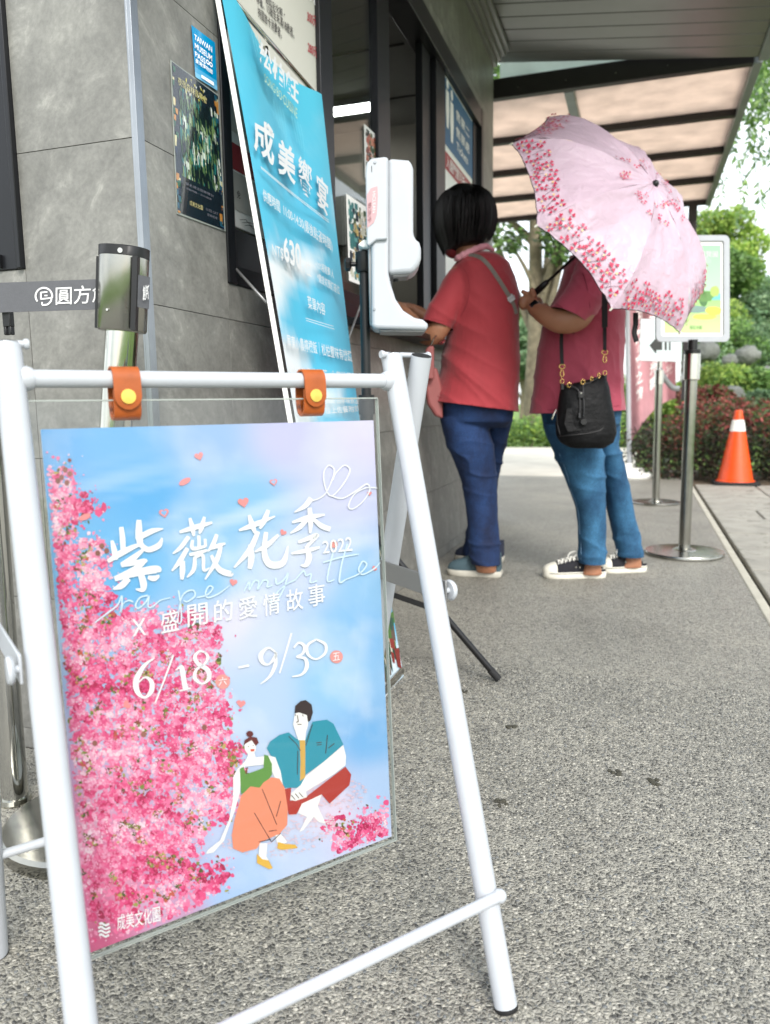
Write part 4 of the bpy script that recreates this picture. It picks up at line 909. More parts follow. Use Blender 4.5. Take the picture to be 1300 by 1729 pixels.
# printed blossom: thousands of petals, each its own little shape
PIMG = [(61, 770), (97, 787), (119, 792), (131, 837), (165, 845), (172, 860), (140, 868), (128, 895), (135, 918), (169, 912), (183, 930), (178, 985), (190, 1032), (255, 1030), (326, 1033), (369, 1061), (369, 1138), (390, 1189), (385, 1250), (414, 1262), (414, 1297), (390, 1336), (395, 1376), (350, 1395), (336, 1415), (328, 1464), (355, 1464), (387, 1455), (380, 1489), (340, 1520), (300, 1560), (152, 1605), (110, 1300), (80, 1000)]
PIM2 = [(549, 1395), (577, 1376), (592, 1390), (616, 1371), (641, 1376), (656, 1336), (657, 1412), (575, 1445)]
rp2 = random.Random(21); mb = MB()
tone = [srgb(*c) for c in ((176, 24, 78), (214, 44, 108), (236, 84, 140), (245, 128, 172), (250, 170, 202), (253, 206, 224), (255, 232, 240))]
gn = [srgb(*c) for c in ((126, 138, 58), (160, 160, 80), (104, 80, 52), (140, 70, 56), (84, 96, 44), (190, 170, 96), (196, 92, 70))]
def plim(x, y):
    p = PP(x, y); d = p-PTL; return .002 < d.dot(SU) < .418 and .002 < d.dot(SDN) < .592
def tcol(t):
    t = max(0, min(.999, t))*(len(tone)-1); i = int(t); return tuple(lerp(a, b_, t-i) for a, b_ in zip(tone[i], tone[i+1]))
cnt = 0; lf = [0.0002]
for (num, s0, s1, tb_, ts_, gch, jt) in ((1900, 5, 10, .30, .8, .3, 5), (8000, 1.8, 4.6, .50, .8, .42, 9), (4600, 1.0, 2.3, .68, .9, .16, 12)):
    cnt = 0
    while cnt < num:
        x, y = rp2.uniform(58, 660), rp2.uniform(722, 1608); jx, jy = x+rp2.gauss(0, jt), y+rp2.gauss(0, jt)
        if not (inpoly(jx, jy, PIMG) or inpoly(jx, jy, PIM2)) or not plim(x, y): continue
        cnt += 1
        if y > 1470 and rp2.random() < (y-1470)/150: continue
        n1 = noise.fractal((x*.016, y*.016, 5), .8, 2., 4); n2 = noise.noise((x*.032, y*.032, 15)); n3 = noise.noise((x*.09, y*.09, 25))
        if n2 > .17 and rp2.random() < gch: c = rp2.choice(gn)
        else: c = tcol(tb_+n1*.42*ts_+n3*.36+rp2.uniform(-.12, .12))
        c = jit(c, .06); s_ = rp2.uniform(s0, s1); a0 = rp2.uniform(0, 6.28); k_ = rp2.choice((5, 6, 7, 8)); el = rp2.uniform(.55, 1.)
        pts = []
        for q in range(k_):
            r_ = s_*rp2.uniform(.6, 1.15); u_, v_ = r_*math.cos(6.283*q/k_), r_*el*math.sin(6.283*q/k_); pts.append((x+u_*math.cos(a0)-v_*math.sin(a0), y+u_*math.sin(a0)+v_*math.cos(a0)))
        lf[0] += 1.8e-7
        if all(plim(*p) for p in pts): patch(mb, pts, PP, lf[0], c)
for (x, y) in ((110, 793), (104, 806), (118, 800), (98, 812), (113, 815), (172, 922), (180, 930), (165, 934), (345, 1228), (242, 1240), (160, 1255)):
    patch(mb, [(x+4.5*math.cos(q*.785), y+5*math.sin(q*.785)) for q in range(8)], PP, .0028, jit(srgb(150, 96, 84), .2))
mb.build('printed_blossom', 'poster_print', pos)
# hearts, badges, figures
mb = MB(); pink = srgb(246, 150, 150)
for (x, y, s_, a) in ((336, 770, 8, -.3), (411, 848, 10, -.2), (478, 899, 6, .5), (407, 1188, 8, .1), (394, 983, 7, .2), (214, 1190, 8, 1), (632, 960, 5, .8), (624, 833, 4, 0)): heart(mb, x, y, s_, a, PP, .0032, pink)
for (x, y, s_) in ((277, 866, 9), (462, 814, 7)): heart(mb, x, y, s_, -.2, PP, .0032, pink); heart(mb, x, y, s_*.6, -.2, PP, .0033, skycol(x, y))
for (x, y, a) in ((312, 813, -.5), (143, 873, -.4)): patch(mb, [(x+11*math.cos(q)*math.cos(a)-5*math.sin(q)*math.sin(a), y+11*math.cos(q)*math.sin(a)+5*math.sin(q)*math.cos(a)) for q in [k*.5236 for k in range(12)]], PP, .0032, pink)
for (x, y, r_) in ((376, 1151, 12.5), (568, 1109, 11), (564, 919, 6)): patch(mb, [(x+r_*math.cos(q), y+r_*math.sin(q)) for q in [k*.3927 for k in range(16)]], PP, .0032, srgb(238, 160, 154))
mb.build('printed_hearts', 'poster_print', pos)
mb = MB(); Zf = dict(sc=2.2414, off=(320, 1000)); wh = srgb(248, 246, 242)
lay = [0.0036]
def fig(pts, c): lay[0] += .00004; patch(mb, pts, PP, lay[0], c, **Zf)
for (x, y, rx, ry) in ((300, 940, 190, 60), (560, 760, 110, 60), (430, 880, 120, 70)):
    for k in range(140):
        a, r_ = rp2.uniform(0, 6.28), math.sqrt(rp2.random()); cx_, cy_ = x+rx*r_*math.cos(a), y+ry*r_*math.sin(a)-.0*r_; s_ = rp2.uniform(3, 9); patch(mb, [(cx_-s_, cy_), (cx_, cy_-s_*.5), (cx_+s_, cy_), (cx_, cy_+s_*.5)], PP, .0035+k*1e-7, tuple(lerp(p, q, .45) for p, q in zip(srgb(246, 196, 196), skycol(320+cx_/2.24, 1000+cy_/2.24))), **Zf)
teal = srgb(42, 150, 172)
fig([(375, 530), (405, 555), (440, 555), (465, 490), (520, 482), (545, 498), (582, 575), (510, 640), (440, 690), (420, 740), (350, 740), (345, 680), (320, 640), (292, 590), (305, 565), (340, 540)], teal)
fig([(416, 558), (438, 555), (438, 700), (418, 715), (420, 640)], srgb(216, 172, 84)); fig([(398, 460), (415, 452), (440, 458), (452, 470), (448, 505), (440, 530), (438, 560), (412, 560), (400, 525), (392, 500)], wh)
fig([(398, 458), (400, 430), (420, 412), (440, 408), (462, 425), (467, 455), (458, 485), (448, 492), (444, 465), (415, 455)], srgb(52, 36, 36))
fig([(360, 745), (385, 740), (380, 790), (440, 775), (590, 660), (612, 690), (605, 730), (530, 800), (500, 765), (420, 810), (405, 840), (375, 842)], srgb(180, 54, 42))
fig([(425, 800), (500, 765), (485, 810), (515, 875), (490, 870), (470, 850), (430, 900), (415, 908), (445, 850), (410, 835)], wh); fig([(582, 578), (592, 620), (590, 655), (545, 690), (440, 755), (445, 775), (400, 790), (380, 785), (385, 760), (420, 730), (440, 695), (510, 640)], wh)
fig([(225, 610), (245, 608), (250, 625), (300, 618), (325, 625), (345, 680), (355, 740), (340, 740), (300, 650), (210, 660), (195, 690), (190, 760), (170, 830), (130, 940), (90, 985), (62, 990), (70, 975), (115, 940), (150, 860), (165, 780), (165, 700), (180, 670), (210, 640)], wh)
fig([(190, 668), (205, 660), (212, 690), (280, 665), (282, 615), (297, 618), (312, 650), (312, 690), (275, 745), (240, 740), (195, 765)], srgb(98, 150, 66))
fig([(207, 580), (212, 570), (235, 560), (252, 572), (250, 600), (242, 612), (222, 615), (210, 598)], wh); fig([(205, 582), (208, 560), (230, 546), (255, 550), (262, 570), (250, 582), (235, 560), (212, 573)], srgb(104, 40, 40)); fig([(228+14*math.cos(k*.785), 536+12*math.sin(k*.785)) for k in range(8)], srgb(104, 40, 40))
fig([(195, 770), (230, 735), (265, 740), (280, 720), (310, 700), (340, 705), (360, 740), (372, 820), (370, 880), (340, 915), (270, 945), (255, 970), (200, 985), (165, 970), (160, 920), (170, 860), (185, 810)], srgb(240, 146, 112))
fig([(265, 950), (295, 950), (290, 1000), (300, 1015), (270, 1020), (262, 990)], wh); fig([(325, 920), (345, 915), (370, 945), (345, 960), (330, 945)], wh); fig([(255, 990), (275, 1010), (300, 1015), (315, 1045), (300, 1048), (255, 1025)], srgb(230, 182, 70)); fig([(335, 945), (360, 952), (400, 955), (410, 968), (350, 975), (332, 970)], srgb(230, 182, 70))
fig([(230, 593), (246, 593), (244, 602), (232, 603)], srgb(222, 90, 60))
dk = srgb(70, 44, 40)
for ln in (((245, 835), (310, 945)), ((310, 945), (345, 912)), ((345, 790), (328, 850)), ((262, 945), (308, 935)), ((275, 745), (330, 880)), ((420, 600), (405, 575)), ((405, 575), (375, 545)), ((440, 580), (465, 500)), ((480, 570), (500, 568)), ((482, 578), (500, 576)), ((522, 540), (515, 610)), ((548, 572), (525, 590)), ((408, 465), (412, 490)), ((412, 490), (404, 492)), ((408, 500), (424, 500)), ((410, 600), (408, 690)), ((400, 462), (402, 468)), ((428, 462), (430, 470)), ((222, 582), (224, 586)), ((240, 578), (242, 582)), ((385, 768), (400, 785)), ((400, 762), (414, 780)), ((414, 758), (430, 776)), ((330, 900), (300, 905))):
    lay[0] += .00001; stroke(mb, [(a[0], a[1], 3.) for a in ln], PP, lay[0], dk, n=1, **Zf)
mb.build('printed_couple', 'poster_print', pos)
# brush title
Z5 = dict(sc=2.097, off=(40, 680)); mb = MB(); TL_ = .0048
ZI = [[(345, 440, 12), (350, 480, 16), (352, 525, 14)], [(312, 488, 8), (320, 520, 16), (326, 556, 12)], [(298, 562, 10), (345, 532, 18), (395, 508, 12), (425, 500, 4)], [(408, 415, 14), (408, 465, 20), (414, 508, 16)], [(398, 484, 14), (450, 456, 16), (494, 446, 3)], [(412, 500, 14), (440, 520, 16), (478, 505, 16), (490, 478, 4)], [(424, 520, 8), (385, 552, 18), (345, 574, 12)], [(345, 576, 10), (398, 566, 14), (430, 556, 8)], [(436, 556, 8), (385, 596, 20), (322, 622, 12)], [(322, 624, 14), (400, 602, 20), (470, 590, 22), (480, 600, 8)], [(412, 600, 16), (424, 640, 20), (420, 662, 14), (396, 660, 3)], [(372, 622, 16), (345, 648, 18), (316, 660, 4)], [(440, 618, 10), (462, 622, 16), (480, 612, 6)]]
WEI = [[(552, 458, 8), (610, 440, 15), (668, 424, 6)], [(588, 408, 8), (598, 445, 14), (602, 472, 6)], [(640, 404, 8), (630, 440, 14), (622, 464, 5)], [(584, 474, 12), (556, 512, 12), (528, 534, 4)], [(580, 515, 12), (552, 562, 14), (524, 596, 4)], [(562, 560, 14), (562, 596, 16), (560, 626, 9)], [(598, 486, 8), (599, 516, 11), (644, 508, 8)], [(620, 470, 9), (621, 512, 10)], [(642, 482, 8), (644, 510, 8)], [(586, 538, 8), (616, 532, 11), (650, 522, 7)], [(606, 545, 9), (602, 590, 12), (578, 618, 4)], [(606, 548, 8), (634, 540, 9), (638, 592, 9), (658, 584, 3)], [(684, 466, 10), (670, 502, 13), (652, 526, 4)], [(662, 516, 8), (690, 506, 12), (714, 498, 5)], [(698, 508, 11), (682, 560, 14), (642, 626, 4)], [(664, 540, 8), (692, 590, 16), (732, 606, 16), (736, 602, 4)]]
HUA = [[(762, 452, 6), (816, 432, 16), (890, 402, 4)], [(798, 398, 8), (808, 430, 16), (820, 462, 8)], [(866, 380, 10), (852, 416, 16), (836, 446, 6)], [(830, 456, 12), (800, 520, 16), (745, 584, 5)], [(802, 502, 12), (806, 548, 18), (800, 588, 12)], [(902, 468, 8), (860, 506, 14), (818, 528, 4)], [(858, 458, 12), (852, 530, 16), (872, 572, 20), (918, 566, 18), (936, 506, 3)]]
JI = [[(1018, 338, 16), (995, 366, 14), (958, 388, 3)], [(950, 424, 6), (1010, 406, 15), (1066, 396, 5)], [(1012, 372, 12), (1016, 420, 15), (1014, 462, 6)], [(1006, 410, 12), (976, 442, 13), (944, 462, 3)], [(1022, 408, 8), (1054, 436, 15), (1086, 448, 14)], [(972, 494, 8), (1020, 476, 14), (1040, 470, 10), (1004, 508, 10)], [(1000, 506, 10), (1010, 545, 17), (1000, 574, 14), (980, 576, 3)], [(948, 534, 6), (1000, 524, 13), (1048, 512, 6)]]
for G_ in (ZI, WEI, HUA, JI):
    for s_ in G_:
        TL_ += .00001; stroke(mb, s_, PP, TL_, n=7, wmul=1.22, **Z5)
HT = [[(1010, 352, 3), (1060, 330, 4), (1085, 290, 4), (1100, 240, 5), (1080, 222, 4), (1062, 250, 4), (1068, 300, 4), (1090, 330, 4), (1130, 290, 5), (1155, 240, 5), (1135, 222, 4), (1105, 250, 4), (1095, 275, 3)], [(1090, 330, 4), (1130, 338, 4), (1180, 310, 5), (1215, 288, 5), (1225, 310, 4), (1200, 350, 4), (1165, 376, 4), (1150, 365, 4), (1170, 325, 4), (1210, 302, 4), (1252, 302, 3)]]
for s_ in HT: TL_ += .00001; stroke(mb, s_, PP, TL_, n=7, **Z5)
lat = .0058
DG = [[(464, 903, 3), (428, 930, 12), (399, 980, 20), (402, 1022, 18), (428, 1044, 8), (452, 1020, 17), (452, 988, 15), (430, 972, 6), (405, 992, 5)], [(530, 893, 6), (500, 975, 6), (466, 1062, 5)], [(536, 948, 3), (554, 936, 9), (560, 940, 17), (566, 975, 17), (572, 1012, 17)], [(552, 1020, 5), (592, 1010, 5)], [(644, 885, 6), (622, 880, 7), (606, 900, 13), (618, 925, 14), (650, 945, 16), (656, 975, 14), (632, 995, 6), (606, 975, 14), (612, 945, 9), (640, 925, 7), (652, 900, 11), (640, 882, 6)],
      [(760, 938, 7), (798, 930, 8)], [(892, 884, 6), (866, 868, 7), (840, 892, 16), (846, 920, 13), (868, 926, 6), (890, 900, 13), (893, 884, 8), (890, 930, 13), (870, 970, 9), (838, 996, 3)], [(948, 816, 6), (928, 885, 6), (906, 958, 5)], [(956, 868, 6), (974, 850, 7), (994, 862, 12), (988, 888, 9), (966, 900, 5), (996, 906, 11), (1002, 936, 14), (984, 962, 8), (950, 970, 4)], [(1036, 838, 6), (1006, 858, 9), (1006, 890, 10), (1034, 908, 6), (1066, 888, 9), (1068, 856, 10), (1036, 838, 6)]]
for s_ in DG: lat += .00001; stroke(mb, s_, PP, lat, n=7, **Z5)
write(mb, 'X', [(222, 1046), (246, 1043), (247, 1072), (224, 1075)], PP, lat)
for ch, x0, x1, yt in (('盛', 271, 301, 1033), ('開', 316, 350, 1022), ('的', 361, 392, 1015), ('愛', 403, 434, 1010), ('情', 444, 472, 1004), ('故', 483, 511, 997), ('事', 520, 548, 989)): write(mb, ch, [(x0, yt), (x1, yt-5), (x1+1, yt+31), (x0+1, yt+37)], PP, lat, .004)
write(mb, '六', [(369, 1144), (383, 1142), (383, 1156), (369, 1158)], PP, lat); write(mb, '五', [(562, 1103), (574, 1101), (574, 1114), (562, 1116)], PP, lat); write(mb, '2022', [(544, 914), (594, 906), (595, 930), (545, 935)], PP, lat, .002)
write(mb, '成美文化園', [(197, 1545), (270, 1529), (271, 1556), (198, 1572)], PP, lat, .006)
b = len(mb.v)
for k in range(4):
    yy = 1561+k*6.3; stroke(mb, [(165+abs(k-1.5)*2.0, yy, 3.6), (171, yy-2.4, 3.6), (178, yy+1.5, 3.6), (187-abs(k-1.5)*2.0, yy-1.5, 3.6)], PP, lat, n=4)
mb.build('lettering', 'poster_white', pos)
mb = MB(); ls = .0054
SC = [[(252, 778, 4), (300, 742, 6), (332, 716, 5), (348, 684, 5), (345, 742, 5), (352, 712, 4), (372, 700, 5), (388, 706, 5)], [(440, 682, 5), (412, 690, 5), (396, 716, 5), (406, 728, 5), (432, 706, 5), (444, 684, 4), (440, 720, 5), (456, 722, 5), (484, 700, 4), (520, 690, 3)], [(548, 664, 5), (556, 720, 5), (558, 772, 5), (546, 776, 4), (556, 700, 4), (572, 672, 5), (600, 664, 5), (606, 684, 5), (580, 704, 5), (566, 700, 4)], [(612, 690, 4), (650, 680, 5), (670, 656, 5), (656, 650, 5), (644, 672, 5), (652, 690, 5), (690, 676, 5), (728, 648, 3)], [(780, 668, 4), (800, 632, 5), (798, 664, 4), (816, 632, 5), (832, 634, 5), (828, 662, 4), (848, 630, 5), (864, 632, 5), (862, 652, 5), (880, 646, 4)], [(892, 620, 5), (896, 642, 5), (920, 628, 5), (936, 604, 5), (920, 660, 5), (890, 710, 5), (876, 700, 4), (920, 650, 4), (960, 628, 5)], [(960, 630, 4), (990, 596, 5), (1000, 612, 5), (1018, 606, 5), (1014, 636, 5), (1040, 630, 4)], [(1096, 528, 5), (1080, 590, 5), (1076, 632, 5), (1100, 626, 4)], [(1146, 500, 5), (1126, 570, 5), (1118, 634, 6), (1140, 626, 4)], [(1060, 566, 4), (1120, 548, 6), (1186, 536, 3)], [(1140, 626, 4), (1190, 604, 5), (1214, 574, 5), (1200, 562, 5), (1186, 590, 5), (1200, 608, 5), (1240, 588, 5), (1262, 566, 3)]]
for s_ in SC: ls += .00001; stroke(mb, s_, PP, ls, n=7, wmul=1.0, **Z5)
mb.build('script_lettering', 'soft_blue_print', pos)
# ================================================================== PEOPLE
def ring2(xl, yl, xr, yr, b, D, n=32, sq=1.0):
    p, q = at_d(xl, yl, D), at_d(xr, yr, D); c = (p+q)/2; h = (q-p)/2; o = []
    for k in range(n):
        t = 2*math.pi*k/n; ct, s_ = math.cos(t), math.sin(t); o.append(c+h*math.copysign(abs(ct)**sq, ct)+FD*b*math.copysign(abs(s_)**sq, s_))
    return o
def rows(rs, D0, sq=.92): return [ring2(r[1], r[0], r[2], r[0] if len(r) < 6 else r[5], r[3], D0+(r[4] if len(r) > 4 and r[4] is not None else 0), 32, sq) for r in rs]
def limb(mb, pts, D0, n=20):
    """tube through (px, py, radius, depth offset)"""
    ps = spline([Vector((*at_d(p[0], p[1], D0+p[3]),)) for p in pts], 5); rr = [p[2] for p in pts]; R2 = []
    for i in range(len(pts)-1):
        for k in range(5): R2.append(lerp(rr[i], rr[i+1], k/5))
    R2.append(rr[-1]); mb.tube(ps, R2, n)
def ridge(p, seed, k): v = noise.noise((p[0]*k, p[1]*k, p[2]*k+seed)); return (1-min(1, abs(v)*2.2))**3
def folds(amp, sx, sz, seed):
    def f(p):
        a = noise.noise((p.x*sx+seed, p.y*sx, p.z*sz)); b_ = noise.noise((p.x*sx*2.1+p.z*8, p.y*sx*2.1, p.z*sz*2.2+seed)); return amp*(a*.7+(abs(b_)*-1+.25)*.6)
    return f
def person(name, label, loc, mb, mat='skin', voxel=.0055):
    me = union(mb, voxel, 4); o = place(me, name, mat, None, True); tag(o, label, 'person'); return o
def garment(name, mb, mat, par, voxel, fn=None, it=5, cuts=(), solid=.003):
    """cuts: (point, normal, radius) - cloth beyond the plane, within the radius, is trimmed to a clean hem"""
    me = union(mb, voxel, it)
    if fn: displace(me, fn)
    if cuts:
        bm = bmesh.new(); bm.from_mesh(me)
        for (p, n, r) in cuts:
            fs = [f for f in bm.faces if (f.calc_center_median()-p).length < r]; gs = set(fs)
            for f in fs: gs.update(f.edges); gs.update(f.verts)
            bmesh.ops.bisect_plane(bm, geom=list(gs), plane_co=p, plane_no=n, clear_outer=True)
        bm.to_mesh(me); bm.free()
    o = place(me, name, mat, par, True)
    if cuts: md = o.modifiers.new('s', 'SOLIDIFY'); md.thickness = solid; md.offset = -1
    return o
def shoe(heel, toe, par, upper, sole, hh=.075, thick=.026, open_heel=False, w_=.044, white_toe=False, name='shoe'):
    heel, toe = Vector((heel.x, heel.y, 0)), Vector((toe.x, toe.y, 0)); d = (toe-heel); Ls = d.length; d.normalize(); s_ = UP.cross(d)
    prof = [(0, .55), (.04, .74), (.12, .82), (.3, .80), (.5, .86), (.66, 1.0), (.8, .98), (.9, .82), (.96, .6), (1.0, .25)]
    def outline(k, z, sc=1.0, t0=0., t1=1.):
        l = [heel+d*(Ls*(lerp(t0, t1, t)))+s_*w_*a*sc+UP*z for t, a in prof]; r = [heel+d*(Ls*(lerp(t0, t1, t)))-s_*w_*a*sc+UP*z for t, a in prof[::-1]]; return l+r
    mb = MB(); mb.loft([outline(0, .001, .93, .012, .985), outline(0, .006, 1.0), outline(0, thick*.8, 1.02, -.005, 1.005), outline(0, thick, .98)]); so_ = mb.build(name, sole, par, smooth=40)
    rings = []; t0 = .30 if open_heel else .015
    hs = [(t0, hh*(.9 if open_heel else 1.0)), (t0+.06, hh*1.0), (.25 if not open_heel else .4, hh*.93), (.42, hh*.95), (.55, hh*.86), (.68, hh*.68), (.8, hh*.54), (.9, hh*.44), (.965, hh*.3), (.99, hh*.12)]
    for t, h in hs:
        a = np.interp(t, [p[0] for p in prof], [p[1] for p in prof])*w_*.95; ring = []
        for k in range(20):
            q = math.pi*k/19; ring.append(heel+d*(Ls*t)+s_*a*math.copysign(abs(math.cos(q))**.75, math.cos(q))+UP*(thick-.002+h*abs(math.sin(q))**.7))
        rings.append(ring)
    mb = MB(); mb.loft(rings); up = mb.build('upper', upper, so_, smooth=60)
    if open_heel:
        mb = MB(); rr = []
        for t in np.linspace(.0, .36, 8):
            a = np.interp(t, [p[0] for p in prof], [p[1] for p in prof])*w_*.95; hgt = thick+.010+.05*max(0, (t-.1)/.26)
            rr.append([heel+d*(Ls*t)+s_*a+UP*(thick-.003), heel+d*(Ls*t)+s_*a*.97+UP*hgt, heel+d*(Ls*t)+s_*a*.9+UP*hgt, heel+d*(Ls*t)+s_*a*.9+UP*(thick-.003)])
        mb.loft(rr); rr = [[Vector(p)-2*s_*((Vector(p)-heel).dot(s_)) for p in r_] for r_ in rr]; mb.loft(rr); mb.build('heel_edge', upper, so_, smooth=50)
    return so_, heel, d, s_, Ls
# ---------------------------------------------------------------- first person, at the counter
D1 = 3.25
mb = MB()
mb.ellip(at_d(781, 372, D1+.02), .078, .094, .112, Matrix.Rotation(.5, 3, 'Z'), 24, 18); mb.ellip(at_d(764, 398, D1+.05), .05, .06, .07)
mb.tube([at_d(798, 452, D1), at_d(792, 425, D1), at_d(786, 395, D1+.02)], [.062, .056, .058], 20)
mb.loft(rows([(440, 785, 842, .07), (480, 775, 858, .11), (560, 775, 860, .12), (640, 765, 860, .13), (700, 760, 855, .13)], D1))
limb(mb, [(780, 462, .05, -.05), (760, 510, .046, -.09), (736, 562, .042, -.10), (712, 562, .038, -.04), (690, 536, .030, .04), (676, 522, .026, .09)], D1)
hp_ = at_d(670, 518, D1+.12); mb.ellip(hp_, .045, .04, .02)
for k in range(5): limb(mb, [(672+k*2, 516, .011, .10+k*.016), (662+k*2, 512, .010, .14+k*.016), (655+k*2, 517, .008, .155+k*.014)], D1, 10)
limb(mb, [(850, 468, .05, .08), (828, 520, .045, .20), (800, 562, .04, .26), (750, 550, .034, .28), (700, 524, .026, .30)], D1); mb.ellip(at_d(690, 520, D1+.31), .045, .04, .02)
for k in range(5): limb(mb, [(692+k*2, 518, .011, .29+k*.016), (680+k*2, 514, .010, .32+k*.016), (674+k*2, 518, .008, .335+k*.014)], D1, 10)
legA = [(705, 742, 822, .10, -.03), (730, 748, 828, .10, -.03), (760, 757, 835, .095, -.03), (790, 770, 838, .085, -.02), (820, 780, 839, .08, -.01), (850, 785, 840, .076, 0), (880, 788, 842, .073, .0), (910, 790, 844, .07, 0), (935, 793, 845, .07, 0), (956, 796, 845, .068, 0), (968, 797, 845, .067, 0)]
legB = [(705, 806, 866, .1, .08), (740, 816, 857, .097, .12), (775, 820, 848, .09, .18), (805, 817, 842, .08, .22), (840, 806, 838, .072, .27), (880, 791, 828, .066, .32), (910, 785, 817, .063, .35), (930, 781, 812, .062, .36), (950, 780, 812, .062, .36)]
def inner(l): return [(r[0], lerp(r[1], r[2], .14), lerp(r[2], r[1], .14), r[3]*.78, r[4]) for r in l]
mb.loft(rows(inner(legA)[:-1]+[(966, 805, 838, .035, 0)], D1)); mb.loft(rows(inner(legB)[:-1]+[(943, 786, 808, .035, .37)], D1))
w1 = person('person', 'person in red T-shirt and dark jeans leaning at the ticket counter', None, mb)
mb = MB()
mb.loft([ring2(*r[:5], D1+(r[5] if len(r) > 5 else 0), 36, .9) for r in ((780, 430, 834, 426, .066), (770, 439, 848, 434, .11), (760, 452, 860, 446, .14), (757, 475, 869, 470, .162), (757, 500, 874, 498, .17), (757, 550, 874, 548, .172), (750, 600, 874, 600, .178), (737, 645, 874, 648, .184), (728, 670, 873, 680, .188), (721, 685, 871, 704, .192), (717, 705, 872, 724, .196))])
mb.poly([]) if False else None
limb(mb, [(796, 458, .070, -.02), (776, 478, .066, -.06), (757, 510, .063, -.09), (738, 546, .061, -.10), (726, 570, .060, -.105)], D1, 26)
limb(mb, [(838, 458, .066, .04), (846, 490, .064, .12), (838, 530, .060, .18)], D1, 26)
def fold1(p):
    f = folds(.008, 5.5, 4.0, 3)(p); x, y = topix(p)
    # drag lines from the shoulder towards the waist
    u_, v_ = (x*.8+y*.6)*.01, (y*.8-x*.6)*.01
    f += .009*ridge((u_*.35, v_*1.3, 0), 3, 1.0)*max(0, min(1, (y-480)/90)) + .004*ridge((u_*.6, v_*2.4, 4), 8, 1.0) - .003; return f
pL, pR = at_d(721, 676, D1), at_d(871, 695, D1); hemn = (pR-pL).cross(FD).normalized(); hemn = hemn if hemn.z < 0 else -hemn
cA, cB = at_d(716, 539, D1-.10), at_d(760, 553, D1-.10); cufn = (cB-cA).cross(FD).normalized(); cufn = cufn if cufn.z < 0 else -cufn
S1 = Skin(garment('shirt', mb, 'shirt_red', w1, .006, fold1, 3, [((cA+cB)/2-SD*.012-FD*.015, cufn, .080), ((pL+pR)/2, hemn, .4)]))
mb = MB(); mb.loft(rows([(655, 742, 866, .165, 0), (690, 740, 867, .168, 0), (712, 744, 865, .16, .01), (722, 760, 855, .12, .02)], D1)); mb.loft(rows(legA, D1)); mb.loft(rows(legB, D1))
def foldj(seed):
    f0 = folds(.004, 6, 7, seed)
    def f(p):
        v = f0(p); k = max(.25, 1-abs(p.z-.50)/.22, 1-abs(p.z-.12)/.14, 1-abs(p.z-.80)/.1)
        k = max(0, k-.25)/.75; v += .009*k*ridge((p.x*4+p.z*4, p.y*4, p.z*13), seed, 1.0) - .002; return v
    return f
zA = at_d(820, 951, D1).z; zB = at_d(796, 936, D1+.36).z
garment('jeans', mb, 'denim_dark', w1, .005, foldj(1), 3, [(Vector((*at_d(820, 951, D1).xy, zA)), Vector((0, 0, -1)), .12), (Vector((*at_d(796, 936, D1+.36).xy, zB)), Vector((0, 0, -1)), .12)])
# hair: bobbed cap with strands
HR_ = [(314, 774, 800, .03), (318, 762, 812, .06), (326, 750, 822, .085), (340, 741, 830, .105), (358, 736, 834, .115), (376, 736, 834, .115), (392, 738, 831, .11), (404, 742, 826, .10), (414, 746, 818, .088), (424, 752, 796, .06, .03), (432, 757, 778, .03, .05)]
mb = MB(); mb.loft(rows(HR_, D1, 1.0)); hm = union(mb, .005, 4)
hc = at_d(790, 335, D1)
displace(hm, lambda p: .006*noise.noise(p*9)+.003*noise.noise(p*30))
hair = place(hm, 'hair', 'hair', w1, True)
mb = MB(); rh = random.Random(4)
hr, hl_, hrr, hb_ = [r[0] for r in HR_], [r[1] for r in HR_], [r[2] for r in HR_], [r[3] for r in HR_]
for k in range(2600):
    a = rh.uniform(0, 6.28); pts = []; g = 1.0+.05*rh.random()**2; da = rh.gauss(0, .10); s0 = rh.uniform(0, .45)
    low = np.interp(math.cos(a), [-1, -.3, .3, 1], [421, 414, 406, 400])+rh.gauss(0, 5); fl_ = rh.gauss(0, .035)
    for t in np.linspace(s0, 1, 6):
        row = 314.5+(t**1.25)*(low-314.5); i_, j_, bb = np.interp(row, hr, hl_), np.interp(row, hr, hrr), np.interp(row, hr, hb_)
        if row > 404: i_, j_, bb = lerp(i_, 744, .5), lerp(j_, 826, .6), max(bb, .09)
        c = at_d((i_+j_)/2, row, D1); hw = (j_-i_)/2*D1/FPX; gg = g+fl_*max(0, t-.6)*1.5-.10*max(0, t-.93)*8*.4; aa = a+da*t
        pts.append(c+SD*hw*gg*math.cos(aa)+FD*bb*gg*math.sin(aa))
    mb.tube(spline(pts, 2), [.0013]*9+[.0009, .0003], 3, cap=False)
stuff(mb.build('hair_strands', 'hair', w1))
mb = MB(); gl = at_d(742, 397, D1-.02); mb.tube([gl, gl+Vector((0, .10, .01))], .0022, 8); e0 = gl; mb.tube([e0+Vector((0, 0, .016)), e0+Vector((-.012, .015, .014)), e0+Vector((-.014, .02, -.012)), e0+Vector((0, 0, -.016)), e0+Vector((0, 0, .016))], .0018, 8); mb.build('glasses', 'black_plastic', w1, smooth=60)
mb = MB(); mb.ellip(at_d(765, 421, D1+.03), .036, .05, .036); mb.build('face_mask', 'mask', w1, smooth=True)
mb = MB(); limb(mb, [(768, 440, .009, -.065), (776, 434, .013, -.085), (792, 426, .014, -.085), (808, 419, .013, -.075), (822, 416, .012, -.055), (834, 423, .009, -.02)], D1, 14); o = garment('neck_towel', mb, 'towel', w1, .004, lambda p: .0012*math.sin((p.x+p.z*.4)*240)+.003*noise.noise(p*30))
M('red_thread', srgb(128, 34, 44), .85); M('rose_thread', srgb(116, 34, 54), .85)
